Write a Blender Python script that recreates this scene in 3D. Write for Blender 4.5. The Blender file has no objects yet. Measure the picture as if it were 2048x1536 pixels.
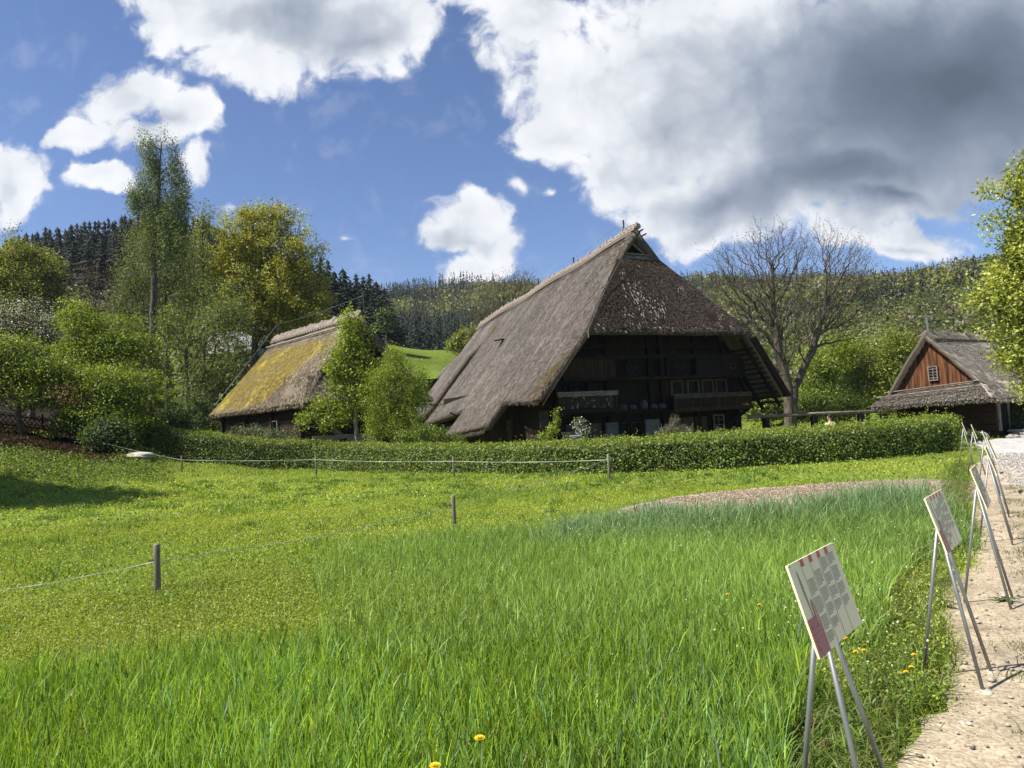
import bpy, math, random
import numpy as np
from mathutils import Vector, Matrix

S = bpy.context.scene
rad = math.radians
RNG = np.random.default_rng(7)

# ------------------------------------------------------------------ camera
FPX, CX, CY = 1420., 1024., 768.
EYE = np.array([0., 0., 1.7])
_p, _r = rad(3.3), rad(3.15)
_f = np.array([0, math.cos(_p), math.sin(_p)]); _u = np.array([0, -math.sin(_p), math.cos(_p)]); _x = np.array([1., 0, 0])
RT = _x*math.cos(_r) - _u*math.sin(_r); UP = _u*math.cos(_r) + _x*math.sin(_r)
cd = bpy.data.cameras.new('camera'); cam = bpy.data.objects.new('camera', cd)
S.collection.objects.link(cam); S.camera = cam
cd.sensor_width = 36; cd.lens = 36*FPX/2048; cd.clip_start = .05; cd.clip_end = 5000
cam.matrix_world = Matrix(((RT[0], UP[0], -_f[0], 0), (RT[1], UP[1], -_f[1], 0), (RT[2], UP[2], -_f[2], 1.7), (0, 0, 0, 1)))

def ray(px, py): return _f + RT*(px-CX)/FPX - UP*(py-CY)/FPX
def at(px, py, Y):
    d = ray(px, py); return EYE + d*(Y/d[1])
def onz(px, py, z=0.):
    d = ray(px, py); return EYE + d*((z-1.7)/d[2])

# ------------------------------------------------------------------ exposure, sun, sky
S.view_settings.view_transform = 'Standard'; S.view_settings.look = 'None'
S.view_settings.gamma = 1; S.view_settings.use_curve_mapping = False
S.view_settings.exposure = 0.9
S.render.engine = 'CYCLES'
S.cycles.max_bounces = 6; S.cycles.diffuse_bounces = 3; S.cycles.glossy_bounces = 2
S.cycles.transmission_bounces = 4; S.cycles.transparent_max_bounces = 8
S.cycles.caustics_reflective = False; S.cycles.caustics_refractive = False
S.cycles.use_denoising = True
SUN_EL = rad(52); SUN_H = Vector((-.93, -.36, 0)).normalized()
sun_dir = Vector((SUN_H.x*math.cos(SUN_EL), SUN_H.y*math.cos(SUN_EL), math.sin(SUN_EL)))
sl = bpy.data.lights.new('sun', 'SUN'); sl.energy = 4.8; sl.angle = rad(.53); sl.color = (1, .95, .86)
so = bpy.data.objects.new('sun', sl); S.collection.objects.link(so)
so.rotation_euler = (-sun_dir).to_track_quat('-Z', 'Y').to_euler()

def build_world():
    w = bpy.data.worlds.new('World'); S.world = w; w.use_nodes = True
    w.cycles.sampling_method = 'MANUAL'; w.cycles.sample_map_resolution = 512
    nt = w.node_tree; nt.nodes.clear(); N = nt.nodes.new; L = nt.links.new
    out = N('ShaderNodeOutputWorld'); bg = N('ShaderNodeBackground'); L(bg.outputs[0], out.inputs[0])
    sky = N('ShaderNodeTexSky'); sky.sky_type = 'NISHITA'; sky.sun_disc = False
    sky.sun_elevation = SUN_EL; sky.sun_rotation = math.atan2(SUN_H.x, SUN_H.y) % (2*math.pi)
    sky.altitude = 300; sky.air_density = 1.0; sky.dust_density = .3; sky.ozone_density = 2.0
    def math_(op, a, b=None, c=None, clamp=False):
        n = N('ShaderNodeMath'); n.operation = op; n.use_clamp = clamp
        for i, v in enumerate((a, b, c)):
            if v is None: continue
            if isinstance(v, (int, float)): n.inputs[i].default_value = v
            else: L(v, n.inputs[i])
        return n.outputs[0]
    def ramp(v, a, b):
        n = N('ShaderNodeMapRange'); n.interpolation_type = 'SMOOTHSTEP'
        L(v, n.inputs[0]); n.inputs[1].default_value = a; n.inputs[2].default_value = b; return n.outputs[0]
    def mixc(f, a, b):
        n = N('ShaderNodeMix'); n.data_type = 'RGBA'
        for s, v in ((0, f), (6, a), (7, b)):
            if isinstance(v, (int, float)): n.inputs[s].default_value = v
            elif isinstance(v, tuple): n.inputs[s].default_value = (*v, 1)
            else: L(v, n.inputs[s])
        return n.outputs[2]
    tc = N('ShaderNodeTexCoord'); sx = N('ShaderNodeSeparateXYZ'); L(tc.outputs['Generated'], sx.inputs[0])
    yy = math_('MAXIMUM', sx.outputs[1], .08)
    u = math_('DIVIDE', sx.outputs[0], yy); v = math_('DIVIDE', sx.outputs[2], yy)
    cb = N('ShaderNodeCombineXYZ'); L(u, cb.inputs[0]); L(v, cb.inputs[1])
    # domain warp gives the ragged cloud edges
    def noise(scale, detail, rough, vec, lac=2.0):
        n = N('ShaderNodeTexNoise'); n.inputs['Scale'].default_value = scale; n.inputs['Detail'].default_value = detail
        n.inputs['Roughness'].default_value = rough; n.inputs['Lacunarity'].default_value = lac
        L(vec, n.inputs['Vector']); return n
    wn = noise(7, 5, .55, cb.outputs[0])
    sub = N('ShaderNodeVectorMath'); sub.operation = 'SUBTRACT'; L(wn.outputs['Color'], sub.inputs[0]); sub.inputs[1].default_value = (.5, .5, .5)
    mad = N('ShaderNodeVectorMath'); mad.operation = 'MULTIPLY_ADD'; L(sub.outputs[0], mad.inputs[0])
    mad.inputs[1].default_value = (.105, .105, 0); L(cb.outputs[0], mad.inputs[2])
    vec = mad.outputs[0]
    def blobs(lst, src):
        acc = None
        for px, py, rx, ry, rot, wt in lst:
            d = ray(px, py)
            m = N('ShaderNodeMapping'); m.vector_type = 'TEXTURE'
            m.inputs['Location'].default_value = (d[0]/d[1], d[2]/d[1], 0)
            m.inputs['Rotation'].default_value = (0, 0, rad(rot-3)); m.inputs['Scale'].default_value = (rx/FPX, ry/FPX, 1)
            L(src, m.inputs['Vector'])
            g = N('ShaderNodeTexGradient'); g.gradient_type = 'SPHERICAL'; L(m.outputs[0], g.inputs[0])
            o = g.outputs['Fac']
            if wt != 1: o = math_('MULTIPLY', o, wt)
            acc = o if acc is None else math_('SMOOTH_MAX', acc, o, .12)
        return acc
    k = 1.22
    B = [(560, 10, 320, 165, -4, 1), (340, 0, 115, 125, 0, 1), (740, 40, 165, 115, 12, 1), (500, 120, 150, 75, -15, .9), (860, -70, 150, 110, 0, 1),
         (1050, 20, 140, 150, 0, 1), (1170, 190, 175, 140, -20, 1), (1140, 262, 150, 62, 4, 1), (1260, 330, 140, 115, -25, 1),
         (1330, 420, 105, 75, 15, .9), (1500, 170, 420, 300, -6, 1.2), (1850, 150, 430, 270, 5, 1.2), (1480, 400, 220, 95, 12, 1),
         (1390, 465, 110, 50, 14, 1), (1800, 340, 260, 110, 10, 1), (1620, 380, 150, 60, 5, .9), (2020, 250, 220, 130, 20, 1),
         (1700, 455, 100, 62, 0, 1), (1820, 482, 105, 55, -4, 1), (1740, 420, 80, 45, 0, .8),
         (268, 190, 105, 76, 10, 0.86), (362, 232, 98, 72, -12, 0.86), (300, 270, 120, 45, -5, 0.77), (175, 255, 80, 42, 12, 0.82), (125, 268, 50, 22, 10, .6),
         (200, 342, 80, 36, -8, .85), (235, 365, 45, 28, 0, .8), (20, 345, 95, 80, 10, 0.86), (20, 395, 70, 40, 35, 0.77), (392, 330, 52, 40, 25, .55),
         (935, 446, 105, 62, -3, 0.90), (885, 470, 65, 50, 20, 0.86), (985, 490, 80, 45, 12, 0.82), (940, 532, 90, 44, 8, 0.86), (1010, 525, 40, 22, 10, .7),
         (1036, 378, 22, 26, 0, .34), (1090, 370, 18, 14, 0, .3), (455, 400, 40, 18, 0, .36), (545, 412, 40, 16, 0, .34), (690, 470, 26, 12, 0, .3)]
    field = blobs([(a, b, c*k, d*k, e, f) for a, b, c, d, e, f in B], vec)
    # rounded billows of three sizes push the outline out; fine noise frays it
    def voro(scale, src):
        n = N('ShaderNodeTexVoronoi'); n.voronoi_dimensions = '2D'; n.feature = 'SMOOTH_F1'; n.inputs['Scale'].default_value = scale; n.inputs['Smoothness'].default_value = .35
        L(src, n.inputs['Vector']); return n.outputs['Distance']
    v1 = voro(11, vec); v2 = voro(24, vec); v3 = voro(55, vec)
    n1 = noise(30, 9, .66, vec).outputs['Fac']
    n2 = noise(6.5, 6, .58, cb.outputs[0]).outputs['Fac']
    bil = math_('ADD', math_('MULTIPLY', math_('SUBTRACT', .42, v1), .42), math_('ADD', math_('MULTIPLY', math_('SUBTRACT', .42, v2), .26), math_('MULTIPLY', math_('SUBTRACT', .42, v3), .13)))
    f1 = math_('ADD', math_('ADD', math_('MULTIPLY', field, 1.25), bil), math_('ADD', math_('MULTIPLY', math_('SUBTRACT', n1, .5), 1.0), math_('MULTIPLY', math_('SUBTRACT', n2, .5), .42)))
    mask = math_('MULTIPLY', ramp(f1, .12, .56), ramp(field, .04, .26))
    # cloud body tone: thin rims white, thick bases grey
    D = [(1900, 180, 680, 340, 8, .98), (1680, 345, 470, 120, 12, .82), (1990, 330, 330, 150, 12, .66), (1560, 190, 400, 270, -8, .46), (1340, 270, 130, 130, 0, .4),
         (1780, 385, 200, 50, 0, .8), (1440, 400, 190, 75, 12, .62), (600, 30, 330, 115, -6, .40), (740, 70, 160, 75, 10, .4), (930, 480, 110, 32, -3, .34), (340, 250, 110, 34, -10, .26),
         (20, 370, 70, 32, 0, .25), (1800, 505, 120, 22, 0, .3)]
    dk = blobs(D, vec)
    body = math_('MULTIPLY', ramp(field, .34, .95), .09)
    fade = math_('SUBTRACT', 1.0, math_('MULTIPLY', ramp(dk, .35, .75), .65))
    dk2 = math_('ADD', math_('ADD', dk, body), math_('MULTIPLY', math_('SUBTRACT', n2, .5), .20))
    dk3 = math_('SUBTRACT', math_('ADD', dk2, math_('MULTIPLY', math_('SUBTRACT', noise(9, 6, .5, vec).outputs['Fac'], .5), .17)), math_('MULTIPLY', math_('MULTIPLY', bil, .42), fade))
    cr = N('ShaderNodeValToRGB'); L(dk3, cr.inputs[0]); e = cr.color_ramp.elements
    e[0].position = 0; e[0].color = (.53, .535, .55, 1); e[1].position = 1.0; e[1].color = (.055, .072, .100, 1)
    for pz, c in ((.14, (.46, .475, .50)), (.30, (.31, .335, .375)), (.50, (.19, .22, .27)), (.72, (.105, .13, .175))):
        q = e.new(pz); q.color = (*c, 1)
    skyc = N('ShaderNodeVectorMath'); skyc.operation = 'MULTIPLY'; L(sky.outputs[0], skyc.inputs[0]); skyc.inputs[1].default_value = (.0545, .060, .0745)
    col = mixc(math_('MULTIPLY', mask, .985), skyc.outputs[0], cr.outputs[0])
    L(col, bg.inputs[0]); bg.inputs[1].default_value = 1.0
build_world()

# ------------------------------------------------------------------ helpers
COL = S.collection
def tag(o, label=None, cat=None, group=None, kind=None):
    if label: o['label'] = label
    if cat: o['category'] = cat
    if group: o['group'] = group
    if kind: o['kind'] = kind
    return o
def empty(name, loc=(0, 0, 0), rz=0., label=None, cat=None, group=None):
    o = bpy.data.objects.new(name, None); COL.objects.link(o); o.empty_display_size = .2
    o.location = loc; o.rotation_euler = (0, 0, rz); return tag(o, label, cat, group)
def link(name, me, parent=None):
    o = bpy.data.objects.new(name, me); COL.objects.link(o)
    if parent: o.parent = parent
    return o
def copy_tree(o, parent=None):
    c = o.copy(); COL.objects.link(c)
    if parent: c.parent = parent
    for ch in list(o.children): copy_tree(ch, c)
    return c
def npmesh(name, V, quads=None, tris=None, mats=(), tint=None, midx=None, smooth=False, uv=None):
    me = bpy.data.meshes.new(name); V = np.ascontiguousarray(V, np.float32)
    me.vertices.add(len(V)); me.vertices.foreach_set('co', V.ravel())
    parts = []; tot = []
    if quads is not None and len(quads): parts.append(np.asarray(quads, np.int32).ravel()); tot.append(np.full(len(quads), 4, np.int32))
    if tris is not None and len(tris): parts.append(np.asarray(tris, np.int32).ravel()); tot.append(np.full(len(tris), 3, np.int32))
    li = np.concatenate(parts); lt = np.concatenate(tot); ls = np.concatenate(([0], np.cumsum(lt)[:-1])).astype(np.int32)
    me.loops.add(len(li)); me.loops.foreach_set('vertex_index', li)
    me.polygons.add(len(lt)); me.polygons.foreach_set('loop_start', ls)
    for m in mats: me.materials.append(m)
    if midx is not None: me.polygons.foreach_set('material_index', np.asarray(midx, np.int32))
    if smooth: me.polygons.foreach_set('use_smooth', np.ones(len(lt), bool))
    me.update(calc_edges=True)
    if tint is not None:
        a = me.color_attributes.new('tint', 'FLOAT_COLOR', 'POINT')
        c = np.ones((len(V), 4), np.float32); c[:, :3] = tint; a.data.foreach_set('color', c.ravel())
    if uv is not None:
        ul = me.uv_layers.new(name='uv'); ul.data.foreach_set('uv', np.asarray(uv, np.float32)[li].ravel())
    return me

class MB:
    """collects boxes, beams and tubes, then links them as ONE mesh object"""
    def __init__(s): s.v = []; s.f = []; s.m = []
    def add(s, V, F, m=0):
        b = len(s.v); s.v += [tuple(map(float, p)) for p in V]; s.f += [tuple(i+b for i in f) for f in F]; s.m += [m]*len(F)
    def box(s, c, d, m=0, M=None):
        x, y, z = [q/2 for q in d]
        V = [np.array((sx*x, sy*y, sz*z)) for sx in (-1, 1) for sy in (-1, 1) for sz in (-1, 1)]
        if M is not None: V = [M @ p for p in V]
        V = [p+np.array(c) for p in V]
        s.add(V, [(0, 1, 3, 2), (4, 6, 7, 5), (0, 4, 5, 1), (2, 3, 7, 6), (0, 2, 6, 4), (1, 5, 7, 3)], m)
    def beam(s, a, b, w, h, up=(0, 0, 1), m=0):
        a, b, up = map(lambda q: np.array(q, float), (a, b, up)); d = b-a; d /= np.linalg.norm(d)
        sd = np.cross(d, up); sd /= np.linalg.norm(sd)+1e-9; u = np.cross(sd, d)
        V = []
        for p in (a, b):
            for i, j in ((-1, -1), (1, -1), (1, 1), (-1, 1)): V.append(p+sd*w/2*i+u*h/2*j)
        s.add(V, [(3, 2, 1, 0), (4, 5, 6, 7), (0, 1, 5, 4), (1, 2, 6, 5), (2, 3, 7, 6), (3, 0, 4, 7)], m)
    def tube(s, pts, r, n=8, m=0, cap=True):
        pts = [np.array(p, float) for p in pts]; r = [r]*len(pts) if np.isscalar(r) else r
        V = []; ref = np.array((0.31, .77, .56))
        for i, p in enumerate(pts):
            d = pts[min(i+1, len(pts)-1)]-pts[max(i-1, 0)]; d /= np.linalg.norm(d)+1e-9
            a = np.cross(d, ref if abs(d@ref) < .9 else np.array((1., 0, 0))); a /= np.linalg.norm(a); b = np.cross(d, a)
            for k in range(n):
                t = 2*math.pi*k/n; V.append(p+r[i]*(a*math.cos(t)+b*math.sin(t)))
        F = []
        for i in range(len(pts)-1):
            for k in range(n): F.append((i*n+k, i*n+(k+1) % n, (i+1)*n+(k+1) % n, (i+1)*n+k))
        if cap: F.append(tuple(range(n-1, -1, -1))); F.append(tuple((len(pts)-1)*n+k for k in range(n)))
        s.add(V, F, m)
    def poly(s, pts, th, nrm, m=0):
        """a flat outline with thickness th along -nrm"""
        n = len(pts); nrm = np.array(nrm, float); P = [np.array(p, float) for p in pts]
        V = P+[p-nrm*th for p in P]
        s.add(V, [tuple(range(n)), tuple(range(2*n-1, n-1, -1))]+[(i, i+n, (i+1) % n+n, (i+1) % n) for i in range(n)], m)
    def build(s, name, mats, parent=None, smooth=False, bevel=0.):
        me = bpy.data.meshes.new(name); me.from_pydata(s.v, [], s.f)
        mats = mats if isinstance(mats, (list, tuple)) else [mats]
        for q in mats: me.materials.append(q)
        me.polygons.foreach_set('material_index', s.m)
        if smooth: me.polygons.foreach_set('use_smooth', [True]*len(s.f))
        me.update()
        o = link(name, me, parent)
        if bevel:
            b = o.modifiers.new('bevel', 'BEVEL'); b.width = bevel; b.segments = 2; b.limit_method = 'ANGLE'
        return o

def fnoise(x, y, seed=0, s=1.):
    """smooth pseudo-noise in about [-1,1] from summed sines"""
    r = np.random.default_rng(seed+100); o = 0; a = 1.; tot = 0
    for i in range(5):
        f = s*(1.0, 1.7, 2.9, 4.7, 8.1)[i]
        for _ in range(2):
            t = r.uniform(0, 2*math.pi); ph = r.uniform(0, 6.28, 2)
            o = o+a*np.sin(f*(x*math.cos(t)+y*math.sin(t))+ph[0]+1.3*np.sin(f*.6*(y*math.cos(t)-x*math.sin(t))+ph[1]))
        tot += a*1.45; a *= .62
    return o/tot
def inpoly(x, y, poly):
    c = np.zeros(np.shape(x), bool); n = len(poly)
    for i in range(n):
        x1, y1 = poly[i]; x2, y2 = poly[(i+1) % n]
        k = ((y1 > y) != (y2 > y)) & (x < (x2-x1)*(y-y1)/((y2-y1) if y2 != y1 else 1e-9)+x1); c ^= k
    return c

# ------------------------------------------------------------------ materials
def _nt(name):
    m = bpy.data.materials.new(name); m.use_nodes = True; nt = m.node_tree
    return m, nt, nt.nodes['Principled BSDF'], nt.nodes.new, nt.links.new
def mat(name, c1, c2=None, scale=(4, 4, 4), rough=.85, detail=6, bump=.3, bdist=.02, spec=.25, lo=.35, hi=.65, metal=0., coord='Object', spots=None):
    """two-tone noise surface with bump; spots = (colour, scale, threshold)"""
    m, nt, b, N, L = _nt(name); c2 = c2 or c1
    tc = N('ShaderNodeTexCoord'); mp = N('ShaderNodeMapping'); L(tc.outputs[coord], mp.inputs[0]); mp.inputs['Scale'].default_value = scale
    n = N('ShaderNodeTexNoise'); n.inputs['Scale'].default_value = 1; n.inputs['Detail'].default_value = detail; n.inputs['Roughness'].default_value = .65
    L(mp.outputs[0], n.inputs['Vector'])
    cr = N('ShaderNodeValToRGB'); e = cr.color_ramp.elements; e[0].position = lo; e[1].position = hi
    e[0].color = (*c1, 1); e[1].color = (*c2, 1); L(n.outputs['Fac'], cr.inputs[0]); col = cr.outputs[0]
    if spots:
        c3, sc, th = spots
        n3 = N('ShaderNodeTexNoise'); n3.inputs['Scale'].default_value = sc; n3.inputs['Detail'].default_value = 4; L(tc.outputs[coord], n3.inputs['Vector'])
        r3 = N('ShaderNodeMapRange'); L(n3.outputs['Fac'], r3.inputs[0]); r3.inputs[1].default_value = th; r3.inputs[2].default_value = th+.06
        mx = N('ShaderNodeMix'); mx.data_type = 'RGBA'; L(r3.outputs[0], mx.inputs[0]); L(col, mx.inputs[6]); mx.inputs[7].default_value = (*c3, 1); col = mx.outputs[2]
    L(col, b.inputs['Base Color']); b.inputs['Roughness'].default_value = rough; b.inputs['Specular IOR Level'].default_value = spec; b.inputs['Metallic'].default_value = metal
    if bump:
        bp = N('ShaderNodeBump'); bp.inputs['Strength'].default_value = bump; bp.inputs['Distance'].default_value = bdist
        L(n.outputs['Fac'], bp.inputs['Height']); L(bp.outputs[0], b.inputs['Normal'])
    return m
def leafmat(name, trans=.35, rough=.55, gloss=.06):
    """leaf or blade surface coloured by the mesh's own tint attribute; thin, so light passes through"""
    m, nt, b, N, L = _nt(name); nt.nodes.remove(b)
    out = nt.nodes['Material Output']
    a = N('ShaderNodeAttribute'); a.attribute_name = 'tint'
    d = N('ShaderNodeBsdfDiffuse'); t = N('ShaderNodeBsdfTranslucent'); g = N('ShaderNodeBsdfGlossy'); g.inputs['Roughness'].default_value = rough
    L(a.outputs['Color'], d.inputs[0])
    tm = N('ShaderNodeMix'); tm.data_type = 'RGBA'; tm.blend_type = 'MULTIPLY'; tm.inputs[0].default_value = 1
    L(a.outputs['Color'], tm.inputs[6]); tm.inputs[7].default_value = (1.25, 1.2, .55, 1); L(tm.outputs[2], t.inputs[0])
    m1 = N('ShaderNodeMixShader'); m1.inputs[0].default_value = trans; L(d.outputs[0], m1.inputs[1]); L(t.outputs[0], m1.inputs[2])
    m2 = N('ShaderNodeMixShader'); m2.inputs[0].default_value = gloss; L(m1.outputs[0], m2.inputs[1]); L(g.outputs[0], m2.inputs[2])
    L(m2.outputs[0], out.inputs[0]); return m
LEAF = leafmat('leaf', .42, .55, .04)
BLADE = leafmat('grass_blade', .45, .5, .025)
NEEDLE = leafmat('needle', .08, .7, .02)
BLOOM = leafmat('blossom', .3, .7, .0)
BARK = mat('bark', (.045, .036, .026), (.14, .12, .095), (9, 9, 2.2), .95, bump=.8, bdist=.03)
BARK_OAK = mat('bark_oak', (.05, .040, .029), (.15, .123, .092), (9, 9, 2.2), .95, bump=.8, bdist=.03)
BARK_LIGHT = mat('bark_light', (.13, .115, .09), (.30, .27, .22), (7, 7, 2.5), .95, bump=.6)
BARK_BIRCH = mat('bark_birch', (.06, .055, .05), (.42, .40, .36), (3, 3, 9), .9, bump=.3, lo=.36, hi=.5)
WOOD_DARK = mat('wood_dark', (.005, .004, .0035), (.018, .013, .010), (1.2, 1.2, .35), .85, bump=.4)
WOOD_BROWN = mat('wood_brown', (.012, .007, .005), (.048, .028, .017), (9, 9, .8), .85, bump=.5)
WOOD_GREY = mat('wood_grey', (.10, .085, .065), (.27, .235, .19), (3, 3, 12), .9, bump=.4)
WOOD_POST = mat('wood_post', (.14, .115, .085), (.30, .26, .20), (14, 14, 3), .95, bump=.5)
STONE = mat('stone', (.22, .20, .17), (.42, .38, .32), (5, 5, 5), .9, bump=.5)
PLASTER = mat('plaster', (.30, .28, .25), (.42, .40, .37), (2, 2, 2), .95, bump=.2)
GLASS = mat('window_glass', (.006, .007, .007), None, rough=.2, bump=0, spec=.07)
STEEL = mat('steel', (.20, .205, .205), (.30, .30, .295), (30, 30, 3), .5, bump=0, metal=.6, spec=.5)
IRON = mat('iron', (.02, .02, .02), (.05, .045, .04), (8, 8, 8), .6, bump=0)
TAPE = mat('fence_tape', (.52, .53, .43), (.64, .65, .54), (20, 20, 20), .6, bump=0)

# ------------------------------------------------------------------ terrain: one sheet, height from azimuth and distance
_AZ = np.array([-180, -100, -60, -42, -36, -30, -24, -18, -12, -6, 0, 6, 14, 22, 30, 36, 45, 75, 120, 180.])
_RR = np.array([0, 22, 30, 36, 45, 60, 80, 110, 150, 200, 300, 450, 650, 1200.])
_HT = np.array([
 #  0   22   30   36   45   60   80  110  150  200  300  450  650 1200
 [0, 0, 0, 0, 0, 0, 0, 0, 0, 0, 2, 5, 8, 10],
 [0, .1, .4, .8, 1, 2, 3, 5, 8, 10, 20, 30, 40, 40],
 [0, .2, 1.0, 2.2, 3.6, 6, 10, 16, 24, 32, 46, 58, 70, 70],
 [0, .1, 1.1, 2.4, 3.8, 6, 10, 17, 26, 34, 48, 60, 72, 72],
 [0, .05, .9, 2.0, 3.2, 5.5, 9.5, 17, 26, 34, 48, 60, 72, 72],
 [0, 0, .4, 1.45, 2.4, 5, 9, 17, 28, 37, 50, 60, 72, 72],
 [0, 0, .1, .7, 1.5, 4, 8, 16, 28, 37, 48, 60, 74, 74],
 [0, 0, 0, .3, .9, 3, 7, 14, 24, 31, 42, 60, 76, 76],
 [0, 0, 0, .1, .4, 1.6, 5.5, 12.5, 20.5, 24, 38, 84, 98, 98],
 [0, 0, 0, 0, .1, .8, 3.6, 9.5, 18, 20, 33, 87, 100, 100],
 [0, 0, 0, 0, 0, .3, 2, 7, 14, 17, 34, 87, 100, 100],
 [0, 0, 0, 0, 0, .1, 1, 4, 9, 15, 36, 82, 94, 94],
 [0, 0, 0, 0, 0, .1, 1, 4, 9, 16, 38, 77, 88, 88],
 [0, 0, 0, 0, 0, .1, 1, 5, 11, 20, 42, 72, 82, 82],
 [0, 0, 0, 0, 0, .2, 1.5, 6, 13, 22, 40, 66, 76, 76],
 [0, 0, 0, 0, 0, .4, 2, 7, 15, 24, 40, 66, 75, 75],
 [0, 0, 0, 0, 0, 1, 3, 9, 17, 26, 38, 54, 60, 60],
 [0, 0, 0, 0, 0, 1, 3, 8, 14, 20, 30, 40, 45, 45],
 [0, 0, 0, 0, 0, 0, 1, 2, 4, 6, 10, 15, 18, 20],
 [0, 0, 0, 0, 0, 0, 0, 0, 0, 0, 2, 5, 8, 10]], float)
def gz(x, y):
    x = np.asarray(x, float); y = np.asarray(y, float)
    a = np.degrees(np.arctan2(x, y)); r = np.hypot(x, y)
    i = np.clip(np.searchsorted(_AZ, a)-1, 0, len(_AZ)-2); j = np.clip(np.searchsorted(_RR, r)-1, 0, len(_RR)-2)
    t = (a-_AZ[i])/(_AZ[i+1]-_AZ[i]); t = np.clip(t, 0, 1); t = t*t*(3-2*t)
    s = np.clip((r-_RR[j])/(_RR[j+1]-_RR[j]), 0, 1)
    def col(k):
        # monotone cubic along the distance
        h = _HT; h0 = h[k, j]; h1 = h[k, j+1]; jm = np.maximum(j-1, 0); jp = np.minimum(j+2, len(_RR)-1)
        w = _RR[j+1]-_RR[j]; d = (h1-h0)/w
        dl = np.where(j > 0, (h0-h[k, jm])/np.maximum(_RR[j]-_RR[jm], 1e-6), 0); dr = np.where(j < len(_RR)-2, (h[k, jp]-h1)/np.maximum(_RR[jp]-_RR[j+1], 1e-6), 0)
        m0 = np.where(dl*d > 0, 2*dl*d/(dl+d+1e-9), 0); m1 = np.where(dr*d > 0, 2*dr*d/(dr+d+1e-9), 0)
        return (2*s**3-3*s**2+1)*h0+(s**3-2*s**2+s)*w*m0+(-2*s**3+3*s**2)*h1+(s**3-s**2)*w*m1
    z = col(i)*(1-t)+col(i+1)*t
    near = np.clip((r-3)/15, 0, 1)*np.clip((60-r)/25, 0, 1)
    return z+.05*near*fnoise(x, y, 3, .35)+np.clip((r-110)/200, 0, 1)*5*fnoise(x, y, 5, .02)+np.clip((r-230)/120, 0, 1)*np.clip((a+16)/4, 0, 1)*9*fnoise(x, y, 6, .011)
def ground_material():
    m, nt, b, N, L = _nt('meadow_ground')
    tc = N('ShaderNodeTexCoord'); a = N('ShaderNodeAttribute'); a.attribute_name = 'tint'
    n = N('ShaderNodeTexNoise'); n.inputs['Scale'].default_value = 1.4; n.inputs['Detail'].default_value = 9; n.inputs['Roughness'].default_value = .7
    L(tc.outputs['Object'], n.inputs['Vector'])
    n2 = N('ShaderNodeTexNoise'); n2.inputs['Scale'].default_value = .06; n2.inputs['Detail'].default_value = 5; L(tc.outputs['Object'], n2.inputs['Vector'])
    r = N('ShaderNodeMapRange'); L(n.outputs['Fac'], r.inputs[0]); r.inputs[1].default_value = .3; r.inputs[2].default_value = .7; r.inputs[3].default_value = .55; r.inputs[4].default_value = 1.35
    r2 = N('ShaderNodeMapRange'); L(n2.outputs['Fac'], r2.inputs[0]); r2.inputs[1].default_value = .35; r2.inputs[2].default_value = .65; r2.inputs[3].default_value = .72; r2.inputs[4].default_value = 1.25
    mu = N('ShaderNodeMath'); mu.operation = 'MULTIPLY'; L(r.outputs[0], mu.inputs[0]); L(r2.outputs[0], mu.inputs[1])
    v = N('ShaderNodeVectorMath'); v.operation = 'SCALE'; L(a.outputs['Color'], v.inputs[0]); L(mu.outputs[0], v.inputs['Scale'])
    L(v.outputs[0], b.inputs['Base Color']); b.inputs['Roughness'].default_value = 1; b.inputs['Specular IOR Level'].default_value = .05
    bp = N('ShaderNodeBump'); bp.inputs['Strength'].default_value = .6; bp.inputs['Distance'].default_value = .08; L(n.outputs['Fac'], bp.inputs['Height']); L(bp.outputs[0], b.inputs['Normal'])
    return m
GROUND = ground_material()
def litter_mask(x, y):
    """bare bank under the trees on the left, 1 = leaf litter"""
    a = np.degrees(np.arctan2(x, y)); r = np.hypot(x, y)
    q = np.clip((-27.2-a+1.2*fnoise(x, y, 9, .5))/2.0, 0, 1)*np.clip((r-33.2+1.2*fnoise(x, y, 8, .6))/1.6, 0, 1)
    return q*np.clip((75-r)/10, 0, 1)
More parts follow.
